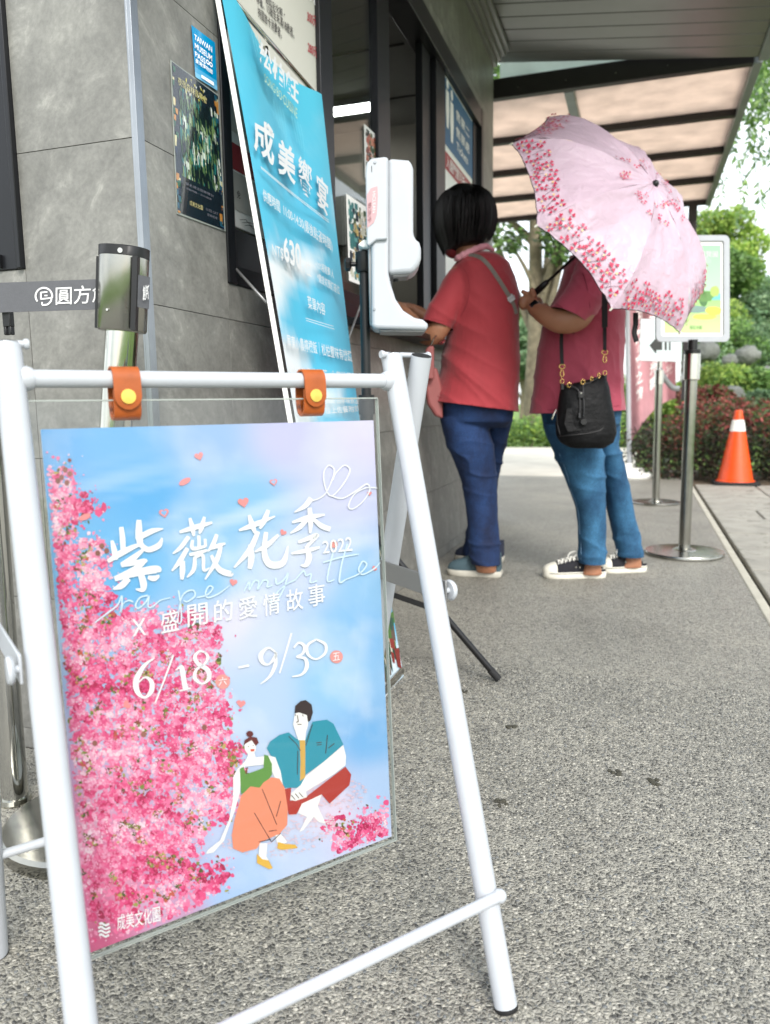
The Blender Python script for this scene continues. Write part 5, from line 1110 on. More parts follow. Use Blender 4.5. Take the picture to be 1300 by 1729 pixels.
def seam(fn, px, mat, par, r=.0011):
    mb = MB(); mb.tube(spline([fn(x, y, .0002) for x, y in px], 3), r, 5); mb.build('seam', mat, par)
seam(S1, ((731, 664), (745, 672), (770, 682), (800, 688), (835, 689), (866, 685)), 'red_thread', w1); seam(S1, ((719, 532), (730, 538), (745, 542), (758, 544)), 'red_thread', w1); seam(S1, ((776, 446), (788, 462), (793, 485), (789, 510), (778, 535)), 'red_thread', w1, .0014)
def surf1(x, y, l=.003): return S1(x, y, l, D1-.15)
def surf1_old(x, y, l=.004):
    xs = np.interp(y, [430, 439, 452, 475, 500, 550, 600, 645, 674], [780, 770, 760, 757, 757, 757, 750, 737, 725]); xe = np.interp(y, [430, 439, 452, 475, 500, 690], [834, 848, 860, 869, 874, 874]); b_ = np.interp(y, [430, 439, 452, 475, 500, 690], [.066, .11, .14, .162, .17, .19])
    t = max(-.99, min(.99, (x-(xs+xe)/2)/((xe-xs)/2))); return at_d(x, y, D1-b_*math.sqrt(1-abs(t)**2.2)-l-.008)
sb1 = thing('shoulder_bag', 'dusty red shoulder bag on a grey webbing strap across the red T-shirt', 'bag', at_d(732, 700, D1))
mb = MB(); sp = spline([surf1(*p) for p in ((792, 432), (803, 433), (814, 438), (826, 450), (840, 470), (852, 489), (862, 506), (867, 518), (870, 530))], 5); mb.ribbon(sp, -FD, .016, .003); mb.build('strap', 'grey_strap', sb1, smooth=40)
mb = MB(); bc = surf1(861, 504, .006); rt = Matrix((SD, FD, UP)).transposed() @ Matrix.Rotation(R_(52), 3, 'Y'); mb.box(bc, (.028, .006, .028), rt); mb.box(bc-FD*.004, (.007, .005, .034), rt); mb.build('buckle', 'grey_plate', sb1, bevel=.002)
mb = MB(); mb.extr([at_d(x, y, D1-.10) for x, y in ((716, 640), (720, 622), (738, 620), (748, 660), (748, 708), (735, 702), (722, 682))], FD*.07); mb.build('bag_body', 'pouch', sb1, bevel=.012, seg=3)
mb = MB(); mb.extr([at_d(x, y, D1-.14) for x, y in ((719, 590), (724, 584), (733, 584), (733, 640), (718, 640))], FD*.03); mb.build('phone_pouch', 'pouch', sb1, bevel=.006, seg=3)
mb = MB(); mb.lathe([(.006, 0), (.006, .002)], at_d(724, 617, D1-.142), 10, -FD); mb.tube([at_d(727, 585, D1-.12), at_d(732, 572, D1-.13), at_d(737, 566, D1-.14)], .003, 8); mb.build('clasp', 'steel', sb1)
sh = shoe(at_z(847, 974, 0), at_z(756, 969, 0), w1, 'knit', 'sole', .082, .028)
mb = MB(); lp_ = Plane(sh[1]+sh[3]*(.044 if sh[3].dot(CAM-sh[1]) > 0 else -.044), sh[3]); stroke(mb, [(820, 968, .5), (828, 964, 3), (834, 963, .5)], lp_, .004, n=3); stroke(mb, [(822, 964, .5), (829, 962, 2), (835, 961, .5)], lp_, .0045, n=3); mb.build('side_mark', 'white_print', sh[0])
t2 = at_z(768, 944, 0); shoe(t2+(sh[1]-(sh[1]+sh[2]*sh[4])), t2, w1, 'knit_dark', 'sole', .08, .026)
# ---------------------------------------------------------------- second person, with umbrella
D2 = 3.20
mb = MB()
mb.ellip(at_d(1000, 352, D2+.02), .088, .078, .112, None, 24, 18); mb.ellip(at_d(980, 372, D2+.02), .045, .055, .06); mb.tube([at_d(1002, 440, D2), at_d(1000, 415, D2), at_d(1000, 380, D2+.01)], [.062, .056, .056], 20)
mb.loft(rows([(430, 970, 1034, .09), (470, 960, 1040, .115), (560, 935, 1040, .125), (650, 925, 1040, .13), (700, 925, 1035, .13)], D2))
arm = [(1004, 455, .052, -.12), (992, 500, .054, -.18), (975, 534, .053, -.21), (947, 542, .048, -.20), (922, 533, .038, -.16), (906, 523, .030, -.10), (900, 515, .028, -.07)]
limb(mb, arm, D2, 24)
Dh = D2-.06
mb.ellip(at_d(895, 508, Dh), .030, .020, .036, Matrix.Rotation(R_(-28), 3, FD) if False else Matrix.Rotation(R_(25), 3, 'Y'), 16, 12)
for pts in ([(891, 497, .0105, -.01), (884, 493, .0098, -.012), (880, 491, .0085, -.012)],                       # index pointing
            [(902, 500, .0125, -.02), (899, 492, .0115, -.025), (897, 486, .009, -.025)],                         # thumb
            [(887, 503, .0105, .0), (880.5, 505, .010, .004), (881, 511, .0095, .02), (887, 512, .008, .03)],
            [(887, 509, .0105, .0), (879.5, 511, .010, .004), (880, 516, .0095, .02), (887, 517, .008, .03)],
            [(889, 515, .010, .0), (882, 517, .009, .004), (883, 521, .0085, .02), (889, 521, .007, .028)]): limb(mb, pts, Dh, 12)
limb(mb, [(1010, 455, .05, .12), (1000, 520, .046, .18), (980, 560, .04, .16), (940, 545, .032, .12), (915, 520, .027, .06)], D2); mb.ellip(at_d(908, 514, D2+.04), .022, .03, .032)
for k in range(4): limb(mb, [(906, 505+k*5, .0095, .05), (899, 504+k*5, .009, .03), (897, 506+k*5, .008, .015)], D2, 10)
nl = [(715, 916, 1002, .1, -.05), (740, 924, 1012, .1, -.05), (770, 938, 1019, .097, -.05), (800, 952, 1021, .09, -.04), (830, 963, 1022, .085, -.03), (860, 972, 1023, .08, -.02), (890, 976, 1023, .075, -.01), (920, 977, 1022, .072, 0), (948, 978, 1021, .068, 0), (966, 979, 1021, .066, 0)]
fl = [(715, 985, 1046, .1, .05), (750, 1000, 1042, .097, .06), (780, 1011, 1052, .09, .07), (810, 1017, 1059, .085, .08), (840, 1021, 1065, .08, .09), (870, 1027, 1071, .075, .1), (900, 1034, 1079, .07, .11), (936, 1042, 1085, .066, .11), (954, 1044, 1087, .065, .11)]
mb.loft(rows(inner(nl)[:-2]+[(935, 986, 1016, .04, 0), (952, 988, 1014, .034, 0), (970, 982, 1016, .032, 0)], D2)); mb.loft(rows(inner(fl)[:-2]+[(925, 1051, 1082, .04, .11), (945, 1054, 1082, .034, .11), (958, 1046, 1083, .032, .11)], D2))
w2 = person('person', 'person in a rose polo shirt and blue jeans holding a pink umbrella', None, mb, voxel=.005)
mb = MB()
mb.loft([ring2(*r[:5], D2, 36, .9) for r in ((975, 424, 1032, 424, .085), (962, 434, 1042, 434, .13), (955, 447, 1048, 447, .15), (946, 480, 1051, 480, .162), (930, 520, 1053, 520, .168), (915, 560, 1053, 560, .172), (906, 600, 1051, 600, .178), (900, 650, 1050, 648, .183), (896, 682, 1051, 680, .188), (893, 705, 1051, 700, .192), (890, 725, 1051, 720, .196))])
limb(mb, [(1006, 446, .072, -.09), (996, 478, .078, -.15), (982, 506, .080, -.19), (963, 529, .076, -.21), (950, 548, .074, -.215)], D2, 26); limb(mb, [(1010, 450, .068, .07), (1006, 490, .066, .13), (1000, 525, .062, .16)], D2, 26)
def fold2(p):
    f = folds(.007, 5.5, 3.2, 13)(p); x, y = topix(p); f += .009*ridge((x*.022, y*.004, 0), 5, 1.0)*max(0, min(1, (y-540)/90)) + .004*ridge(((x+y)*.012, (y-x)*.022, 4), 9, 1.0) - .004; return f
pL, pR = at_d(893, 698, D2), at_d(1051, 692, D2); hemn = (pR-pL).cross(FD).normalized(); hemn = hemn if hemn.z < 0 else -hemn
cA, cB = at_d(934, 519, D2-.21), at_d(988, 546, D2-.21); cufn = (cB-cA).cross(FD).normalized(); cufn = cufn if cufn.z < 0 else -cufn
S2 = Skin(garment('polo_shirt', mb, 'shirt_rose', w2, .006, fold2, 3, [((cA+cB)/2-FD*.02, cufn, .085), ((pL+pR)/2, hemn, .4)]))
seam(S2, ((897, 690), (925, 692), (960, 692), (1000, 690), (1046, 685)), 'rose_thread', w2); seam(S2, ((938, 512), (950, 520), (966, 529), (986, 535)), 'rose_thread', w2); seam(S2, ((972, 447), (984, 462), (992, 490), (996, 520)), 'rose_thread', w2, .0014)
mb = MB(); mb.loft(rows([(660, 912, 1046, .155, 0), (695, 913, 1047, .158, 0), (716, 917, 1045, .15, 0), (726, 940, 1030, .11, 0)], D2)); mb.loft(rows(nl, D2)); mb.loft(rows(fl, D2))
c1_, c2_ = at_d(1000, 949, D2), at_d(1064, 938, D2+.11)
J2 = Skin(garment('jeans', mb, 'denim_mid', w2, .005, foldj(7), 3, [(c1_, Vector((0, 0, -1)), .085), (c2_, Vector((0, 0, -1)), .085)]))
mb = MB()
mb.tube(spline([J2(x, y, .0008) for x, y in ((944, 765), (952, 785), (958, 802), (965, 830), (973, 850), (978, 875), (979, 900), (981, 920), (981, 944))], 4), .0008, 5); M('seam_thread', srgb(120, 156, 186), .8); mb.build('seam', 'seam_thread', w2)
mb = MB(); mb.loft(rows([(318, 990, 1012, .03, 0), (326, 970, 1030, .07, 0), (345, 960, 1040, .095, 0), (370, 968, 1042, .1, .02), (395, 985, 1042, .09, .03), (415, 995, 1036, .07, .03)], D2, 1.0)); hm = union(mb, .006, 4); displace(hm, lambda p: .004*math.sin(p.x*190+p.y*90+3*noise.noise(p*8))); place(hm, 'hair', 'hair', w2, True)
wp = at_d(905.5, 522, D2-.09); mb = MB(); dA = (at_d(922, 533, D2-.12)-at_d(900, 515, D2-.07)).normalized(); mb.lathe([(.0315, -.009), (.0322, -.006), (.0322, .006), (.0315, .009)], wp, 24, dA); wt = mb.build('watch_strap', 'black_plastic', w2, smooth=40)
nw = (-FD-dA*(-FD).dot(dA)).normalized(); mb = MB(); r3 = Matrix((dA, nw.cross(dA), nw)).transposed(); mb.box(wp+nw*.034, (.030, .034, .008), r3); mb.build('watch_case', 'chrome', wt, bevel=.004, seg=3); mb = MB(); mb.box(wp+nw*.0385, (.025, .029, .002), r3); mb.build('watch_glass', 'dark_glass', wt, bevel=.001)
for hx_, tx_, nm in (((1020, 974), (917, 975), 0), ((1088, 964), (1012, 966), 1)):
    s5 = shoe(at_z(*hx_, 0), at_z(*tx_, 0), w2, 'canvas', 'white_rubber', .064, .03, True, .046)
    so_, he, d, s_, Ls = s5; n_side = s_ if s_.dot(CAM-he) > 0 else -s_
    mb = MB()
    for k in range(5):
        t = .46+k*.065; z = .03+.064*np.interp(t, [.4, .55, .68, .8], [.95, .86, .68, .54])
        c = he+d*Ls*t+UP*(z+.001); mb.tube([c+n_side*.024-UP*.010, c+n_side*.012+UP*.002, c-n_side*.012+UP*.002+d*.012, c-n_side*.024-UP*.008+d*.012], .0028, 8); mb.tube([c-n_side*.024-UP*.010, c-n_side*.012+UP*.003, c+n_side*.012+UP*.003+d*.012, c+n_side*.024-UP*.008+d*.012], .0028, 8)
    c = he+d*Ls*.44+UP*.097; mb.tube(spline([c, c+UP*.018+d*.01+n_side*.01, c+UP*.012+d*.04+n_side*.02, c-UP*.012+d*.05+n_side*.026], 4), .0022, 8); mb.tube(spline([c, c+UP*.014-d*.012, c-UP*.006+d*.03+n_side*.034], 4), .0022, 8)
    mb.build('lace', 'laces', so_, smooth=True)
    mb = MB(); rr = []
    for t in (.80, .86, .92, .97, 1.003):
        a = np.interp(t, [.66, .8, .9, .96, 1.0], [1.0, .98, .82, .6, .25])*.046*1.0+.002; h = {.80: .039, .86: .036, .92: .030, .97: .023, 1.003: .010}[t]
        rr.append([he+d*Ls*t+s_*a*math.cos(math.pi*k/11)+UP*(.029+h*math.sin(math.pi*k/11)**.7) for k in range(12)])
    mb.loft(rr); mb.build('toe_cap', 'white_rubber', so_, smooth=60)
    mb = MB()
    for t in (.44, .50): mb.lathe([(.004, 0), (.003, .002)], he+d*Ls*t+n_side*.040+UP*.052, 10, n_side)
    mb.build('eyelet', 'steel', so_)
    mb = MB(); nn = 30; mb.tube([he+d*Ls*lerp(.02, .93, k/nn)+n_side*(.0472*np.interp(lerp(.02, .93, k/nn), [0, .04, .12, .3, .5, .66, .8, .9, 1], [.55, .74, .82, .80, .86, 1.0, .98, .82, .25])+.0006)+UP*.025 for k in range(nn+1)], .0014, 6); mb.build('sole_stripe', 'ink', so_)
# black bucket bag
DB = 2.955
bag = thing('bucket_bag', 'black nylon drawstring bucket bag with gold hardware hanging at the hip', 'bag', at_d(990, 755, DB))
mb = MB(); mb.loft([ring2(*r, DB, 36, .85) for r in ((950, 652, 1021, 634, .030), (947, 658, 1024, 641, .042), (944, 672, 1028, 655, .054), (941, 692, 1031, 680, .062), (938, 716, 1036, 708, .066), (940, 735, 1040, 731, .064), (947, 747, 1035, 747, .057), (962, 756, 1020, 756, .038))])
garment('bag_body', mb, 'nylon', bag, .0045, lambda p: .004*noise.noise((p.x*22, p.y*22, p.z*8))+.003*math.sin(p.dot(SD)*190)*max(0, min(1, (p.z-.80)/.06)))
def bs(x, y, l=.0):
    b_ = np.interp(y, [640, 660, 685, 712, 733, 747, 756], [.034, .048, .06, .066, .064, .057, .038]); xc = np.interp(y, [640, 712, 756], [986, 987, 991]); hw = np.interp(y, [640, 712, 735, 756], [37, 48, 50, 30]); t = max(-.95, min(.95, (x-xc)/hw)); return at_d(x, y, DB-b_*(1-abs(t)**2.4)**(1/2.4)-.003-l)
mb = MB(); mb.tube(spline([bs(*p) for p in ((988, 674), (1006, 673), (1016, 679), (1021, 695), (1021, 715), (1014, 726), (990, 732), (960, 735), (944, 737))], 4), .0018, 8); mb.tube(spline([bs(*p) for p in ((940, 692), (941, 715), (946, 735))], 4), .0015, 8); mb.build('piping', 'leatherette', bag, smooth=True)
mb = MB(); mb.extr([bs(x, y, -.002) for x, y in ((956, 690), (1010, 678), (1016, 690), (1016, 716), (1006, 724), (958, 730), (952, 716))], -FD*.004); mb.build('front_pocket', 'nylon', bag, bevel=.0015)
for (x, y) in ((961, 650), (984, 645), (999, 640), (1011, 634)):
    c = bs(x, y, .001); mb = MB(); b = 0; mb.tube([c+SD*.009*math.cos(q)*(.8 if x < 995 else .5)+UP*.009*math.sin(q) for q in [k*math.pi/8 for k in range(17)]], .0024, 8); mb.build('grommet', 'gold', bag, smooth=True)
mb = MB(); mb.tube(spline([bs(*p, .004) for p in ((961, 651), (972, 655), (978, 664), (979, 690), (978, 702))], 5), .0026, 8); mb.tube(spline([bs(*p, .004) for p in ((1011, 636), (996, 646), (985, 650), (985, 664), (986, 690), (985, 706))], 5), .0026, 8); mb.build('drawstring', 'leatherette', bag, smooth=True)
mb = MB(); mb.box(bs(981, 667, .008), (.024, .008, .026), Matrix((SD, FD, UP)).transposed()); tg = mb.build('toggle', 'leatherette', bag, bevel=.004, seg=3); MB().lathe([(.003, 0), (.002, .002)], bs(981, 664, .0125), 10, -FD).build('stud', 'steel', tg)
mb = MB(); mb.lathe([(.004, .012), (.007, 0), (.007, -.006)], bs(978, 703, .005), 10); mb.lathe([(.013, 0), (.014, .004), (.012, .008)], bs(985, 712, .000), 16, -FD); mb.build('tassel', 'leatherette', bag, smooth=40)
for (x, y0, y1, top, dx) in ((949, 618, 650, [(948, 590), (948, 570), (952, 552), (990, 440)], 0), (1021, 594, 636, [(1020, 560), (1019, 520), (1018, 490), (1014, 440)], 0)):
    mb = MB(); c = at_d(x, y0, DB-.015)
    mb.tube([c+SD*.011*math.cos(q)+UP*(.008*math.sin(q)-.002) for q in [k*math.pi/8 for k in range(17)]], .0022, 8); mb.tube(spline([at_d(x-.5, y0+5, DB-.015), at_d(x-3.2, y0+13, DB-.015), at_d(x-1.5, y0+18, DB-.015), at_d(x+2.6, y0+16, DB-.015), at_d(x+1.5, y0+6, DB-.015)], 4), .0020, 8)
    mb.build('swivel_clip', 'gold', bag, smooth=True); mb = MB(); c2 = at_d(x, y1-6, DB-.012); mb.tube([c2+SD*.007*math.cos(q)+UP*.009*math.sin(q) for q in [k*math.pi/8 for k in range(17)]], .0020, 8); mb.build('strap_ring', 'gold', bag, smooth=True)
    mb = MB(); mb.ribbon(spline([at_d(x, y0-3, DB-.018)]+([at_d(*top[0], DB+.0), at_d(*top[1], DB+.04), at_d(*top[2], D2-.172), at_d(*top[3], D2-.15)] if x < 1000 else [S2(*q, .005) for q in top]), 5), -FD, .014, .003); mb.build('strap', 'webbing', bag, smooth=40)
    mb = MB(); mb.box(at_d(x, y1+3, DB-.01), (.012, .02, .024), Matrix((SD, FD, UP)).transposed()); mb.build('strap_tab', 'leatherette', bag, bevel=.002)
mb = MB(); mb.ribbon([at_d(1021, 495, DB-.03), at_d(1021, 525, DB-.035), at_d(1021, 553, DB-.03)], -FD, .022, .006); mb.build('strap_pad', 'webbing', bag, bevel=.002)
mb = MB(); mb.tube([at_d(939, 691, DB-.02), at_d(934, 702, DB-.025), at_d(932, 708, DB-.025)], [.0015, .003, .003], 8); mb.build('zip_pull', 'steel', bag)
# ================================================================== UMBRELLA
uc = Vector((-.113, 3.007, 1.392)); th, ph, UR, uph, uh = 1.052, -.581, .474, -1.381, .194
ua = Vector((math.sin(th)*math.cos(ph), math.sin(th)*math.sin(ph), math.cos(th))); e1 = ua.cross(UP).normalized(); e2 = ua.cross(e1)
um = thing('umbrella', 'open pale pink umbrella printed with red clovers shading the second person', 'umbrella', uc-ua*.5)
def rib(k, t):
    a = uph+k*math.pi/4; return uc+(e1*math.cos(a)+e2*math.sin(a))*UR*math.sin(t*1.32)/math.sin(1.32)+ua*uh*(math.cos(t*1.32)-math.cos(1.32))/(1-math.cos(1.32))
def can(k, f, t):
    t = t*(1-.075*4*f*(1-f)*t**3); p = rib(k, t).lerp(rib(k+1, t), f)
    wr = .003*math.sin(f*26+t*9+k)*max(0, t-.55)*max(0, 1-t)*6*(4*f*(1-f))*2 + .006*noise.noise((f*5+k*3, t*6, 2)) + .004*noise.noise((f*13+k*3, t*13, 7)); bulge = -.022*4*f*(1-f)*math.sin(math.pi*min(1, t))
    edge_w = .010*math.sin(min(f, 1-f)*60)*math.exp(-min(f, 1-f)*14)*max(0, t-.6)*2
    return p+ua*(wr*.8+edge_w+bulge*.6)
for k in range(8):
    mb = MB(); nf, ntt = 22, 30
    for j in range(ntt+1):
        for i in range(nf+1): mb.v.append(can(k, i/nf, max(.012, j/ntt)))
    for j in range(ntt):
        for i in range(nf): a = j*(nf+1)+i; mb.face((a, a+1, a+nf+2, a+nf+1))
    mb.build('canopy_panel', 'umbrella_cloth', um, smooth=True)
mb = MB(); ml = MB(); ru = random.Random(9); cr, cr2, yl = srgb(206, 36, 84), srgb(226, 70, 110), srgb(248, 206, 140)
def clover(k, f, t, s_):
    p = can(k, f, t); du = (can(k, min(1, f+.02), t)-can(k, max(0, f-.02), t)).normalized(); dv = (can(k, f, min(1, t+.02))-can(k, f, max(.02, t-.02))); dv = (dv-du*dv.dot(du)).normalized(); nn = du.cross(dv)
    if nn.dot(ua) < 0: nn = -nn
    a0 = ru.uniform(0, 6.28); o = p+nn*.0055
    for q in range(4):
        if q == 3 and ru.random() < .75: 
            if ru.random() < .6: a = a0+q*1.57; mb.poly([o+(du*math.cos(a+b_)+dv*math.sin(a+b_))*r_*s_ for b_, r_ in ((0, .15), (-.35, .7), (0, .85), (.35, .7))], yl)
            continue
        a = a0+q*(1.9 if ru.random() < .5 else 1.57)
        mb.poly([o+(du*math.cos(a+b_)+dv*math.sin(a+b_))*r_*s_ for b_, r_ in ((0, .12), (-.28, .5), (-.42, .92), (-.22, 1.12), (0, .95), (.22, 1.12), (.42, .92), (.28, .5))], cr if ru.random() < .8 else cr2)
for k in range(8):
    pts = []
    for _ in range(600):
        if len(pts) >= 34: break
        f, t = ru.uniform(.04, .96), ru.uniform(.74, .955)
        if all(((f-a)*.36*t)**2+((t-b_)*.47)**2 > .030**2 for a, b_ in pts): pts.append((f, t)); clover(k, f, t, ru.choice((.0125, .0145, .0165)))
    for _ in range(6): clover(k, ru.uniform(.1, .9), ru.uniform(.12, .27), .010)
    for _ in range(16):
        f, t = ru.uniform(.05, .95), ru.uniform(.90, .98); t1 = t-ru.uniform(.06, .16); f1 = min(1, max(0, f+ru.uniform(-.12, .12)))
        ml.tube([can(k, lerp(f, f1, q), lerp(t, t1, q))+ua*.0045 for q in (0, .25, .5, .75, 1)], .0006, 4)
stuff(mb.build('clover_print', 'print', um)); stuff(ml.build('stem_print', 'stem_line', um))
mb = MB(); tipp = can(0, 0, .012); mb.lathe([(.012, -.004), (.013, .002), (.010, .012), (.004, .016)], uc+ua*(uh-.002), 16, ua); mb.build('ferrule', 'black_plastic', um, smooth=40)
for k in range(8):
    mb = MB(); mb.tube([rib(k, t)-ua*.007 for t in np.linspace(.03, .99, 14)], .0022, 6); rb = mb.build('rib', 'steel', um, smooth=True)
    MB().tube([uc+ua*(uh-.16), rib(k, .5)-ua*.009], .0018, 6).build('stretcher', 'steel', rb, smooth=True)
    MB().lathe([(.0045, 0), (.003, .012)], rib(k, .99), 8, (rib(k, 1)-rib(k, .97)).normalized()).build('rib_tip', 'white_rubber', rb)
    mb = MB(); mb.tube([can(k, f, 1.0) for f in np.linspace(0, 1, 17)], .0014, 6); mb.build('hem', 'webbing', um)
mb = MB(); mb.tube([uc+ua*(uh-.004), uc-ua*.36], .0058, 12); mb.build('shaft', 'black_plastic', um, smooth=True)
mb = MB(); mb.tube([uc-ua*.34, uc-ua*.37, uc-ua*.43, uc-ua*.46], [.010, .0135, .0135, .011], 16); mb.build('handle', 'black_plastic', um, smooth=True)
hb = can(3, .72, .985); mb = MB(); mb.ribbon(spline([at_d(1073, 528, hb.dot(FD)), at_d(1073, 548, hb.dot(FD)), at_d(1071, 562, hb.dot(FD)), at_d(1075, 577, hb.dot(FD))], 4), -FD, .018, .0012); mb.build('tie_strap', 'webbing', um, smooth=True)
# ================================================================== STANDS, FLAG, CONE
def disc_base(p, r, par, h=.02): return MB().lathe([(r*.98, 0), (r, .004), (r, h*.6), (r*.985, h*.8), (r*.3, h), (.05, h*1.15), (.045, h*1.1)], p, 48).build('base', 'brushed_steel', par, smooth=30)
p1 = at_z(1155, 936, 0); Ds = p1.dot(FD)-CAM.dot(FD)
s1 = thing('sign_stand', 'steel pole sign stand with a green map poster in a rounded white frame', 'sign stand', p1)
disc_base(p1, .185, s1, .024)
zc = at_d(1165, 592, Ds).z; MB().tube([p1+Vector((0, 0, .02)), Vector((p1.x, p1.y, zc))], .0275, 32).build('pole', 'brushed_steel', s1, smooth=50)
MB().lathe([(.030, -.14), (.037, -.135), (.037, -.004), (.033, 0)], (p1.x, p1.y, zc), 28).build('collar', 'steel', s1, smooth=40)
MB().lathe([(.0372, -.016), (.0374, .002), (.022, .004), (.022, .05)], (p1.x, p1.y, zc), 28).build('collar_cap', 'black_plastic', s1, smooth=40)
def rrect(x0, y0, x1, y1, r, D, n=6):
    o = []
    for (cx, cy, a) in ((x1-r, y0+r, -90), (x1-r, y1-r, 0), (x0+r, y1-r, 90), (x0+r, y0+r, 180)):
        for k in range(n+1): q = R_(a+90*k/n); o.append(at_d(cx+r*math.cos(q), cy+r*math.sin(q), D))
    return o
fo, fi = rrect(1108, 397, 1232, 577, 9, Ds), rrect(1117, 407, 1222, 567, 3, Ds); mb = MB(); mb.loft([fo, fi, [p+FD*.02 for p in fi], [p+FD*.02 for p in fo], fo], cap=False); mb.build('frame', 'white_paint', s1, bevel=.002)
pl1 = Plane(at_d(1170, 480, Ds+.008), -FD); sheet('backing', [(1116, 406), (1223, 406), (1223, 568), (1116, 568)], pl1, 0, .006, 'paper_white', s1)
mb = MB(); q1 = [(1122, 414), (1217, 414), (1217, 562), (1122, 562)]; n_ = 14; b = len(mb.v); cl = {}
def mapc(u, v):
    if v < .55: return [lerp(a, b_, v/.55) for a, b_ in zip(srgb(150, 214, 160), srgb(176, 226, 180))]
    if v < .62: return srgb(110, 196, 186)
    return [lerp(a, b_, (v-.62)/.38) for a, b_ in zip(srgb(150, 204, 120), srgb(198, 226, 150))]
for j in range(40): patch(mb, [bil(q1, 0, j/40), bil(q1, 1, j/40), bil(q1, 1, (j+1)/40), bil(q1, 0, (j+1)/40)], pl1, .0008, tuple(mapc(.5, (j+.5)/40)))
rm = random.Random(2)
def blob(cx, cy, rx, ry, c, l): patch(mb, [(cx+rx*math.cos(k*.449)*rm.uniform(.85, 1.1), cy+ry*math.sin(k*.449)*rm.uniform(.85, 1.1)) for k in range(14)], pl1, l, c)
for (x, y, rx, ry, c) in ((1190, 500, 16, 10, (96, 142, 70)), (1207, 492, 8, 9, (168, 196, 96)), (1188, 505, 7, 14, (70, 116, 60)), (1172, 522, 30, 6, (120, 150, 140)), (1205, 525, 14, 8, (220, 214, 80)), (1150, 520, 20, 9, (90, 170, 160)), (1190, 535, 22, 5, (236, 220, 90)), (1160, 470, 20, 10, (190, 232, 190)), (1180, 440, 22, 9, (168, 224, 176)), (1185, 487, 4, 10, (50, 90, 56))): blob(x, y, rx, ry, srgb(*c), .001+.00002*x/100)
write(mb, '成美文化園導覽圖', [(1128, 424), (1212, 424), (1212, 434), (1128, 434)], pl1, .0016, .0, col=srgb(220, 240, 220)); write(mb, '園區地圖', [(1165, 550), (1185, 550), (1185, 556), (1165, 556)], pl1, .0016, .0, col=srgb(90, 140, 80))
mb.build('map_print', 'print_gloss', s1)
p2 = at_z(1107, 850, 0); Dt = p2.dot(FD)
s2 = thing('sign_stand', 'steel pole sign stand with a pale arrow sign pointing left', 'sign stand', p2)
disc_base(p2, .17, s2, .02); zc = at_d(1114, 625, Dt).z; tp2 = at_d(1113, 625, Dt)
MB().tube([p2+Vector((0, 0, .02)), Vector((tp2.x, tp2.y, zc))], .027, 28).build('pole', 'brushed_steel', s2, smooth=50); MB().lathe([(.034, -.10), (.034, 0), (.02, .004), (.02, .06)], tp2, 24).build('collar', 'steel', s2, smooth=40)
M('pale_sign', srgb(216, 228, 230), .4, var=.03); MB().extr([at_d(x, y, Dt) for x, y in ((1082, 538), (1152, 542), (1151, 611), (1080, 609))], FD*.012).build('panel', 'pale_sign', s2, bevel=.003)
pl2 = Plane(at_d(1115, 580, Dt), -FD); mb = MB(); Z6 = dict(sc=7.2, off=(1060, 520))
for g in ([(262, 455), (355, 350), (355, 403), (420, 403), (420, 512), (348, 512), (348, 562)], [(447, 402), (475, 402), (475, 515), (447, 515)], [(500, 402), (521, 402), (521, 515), (500, 515)]): patch(mb, g, pl2, .002, **Z6)
mb.build('arrow_print', 'charcoal_print', s2)
mb = MB(); mb.ribbon(spline([at_d(x, y, Dt-.03+k*.02) for k, (x, y) in enumerate(((1113, 622), (1119, 634), (1127, 645), (1137, 655), (1148, 656)))], 4), -FD, .04, .0015); mb.build('belt_tail', 'grey_plate', s2, smooth=True)
# flag
pf = at_z(1062, 806, 0); Df = pf.dot(FD)
fg = thing('banner_flag', 'dusty pink feather flag with white characters on a white pole beside the hedge', 'flag', pf)
MB().lathe([(.21, 0), (.22, .02), (.21, .05), (.14, .055), (.14, .09), (.05, .10), (.03, .14)], pf, 32).build('base', 'paper_white', fg, smooth=30)
tpf = at_d(1057, 300, Df); MB().tube([pf+Vector((0, 0, .1)), tpf], .022, 16).build('pole', 'white_paint', fg, smooth=50)
mb = MB(); nx_, ny_ = 26, 50
def fpos(u, v):
    xl = lerp(1058, 1064, v); x = lerp(xl, 1141, u); y = lerp(330, 748, v)-u*lerp(0, 75, v)-18*math.sin(u*3.1)*max(0, v-.85)*6
    return at_d(x, y, Df+.06*math.sin(u*7+v*3)+.03*math.sin(u*15-v*5))
for j in range(ny_+1):
    for i in range(nx_+1): mb.v.append(fpos(i/nx_, j/ny_))
for j in range(ny_):
    for i in range(nx_): a = j*(nx_+1)+i; mb.face((a, a+1, a+nx_+2, a+nx_+1))
mb.build('cloth', 'flag_cloth', fg, smooth=True)
mb = MB()
for (u0, s_) in ((.20, '全民品德教育之旅'), (.50, '文化園區歡迎光臨'), (.84, '賞花賞景好時光')):
    for k, ch in enumerate(s_):
        v, f = glyphs(ch, .03); b = len(mb.v); v1 = .86-(len(s_)-1-k)*.068
        for p in v: mb.v.append(fpos(u0-.07+.15*p[0], v1-.056*p[1])-FD*.012)
        for g in f: mb.face([b+i for i in g])
mb.build('lettering', 'flag_white', fg)
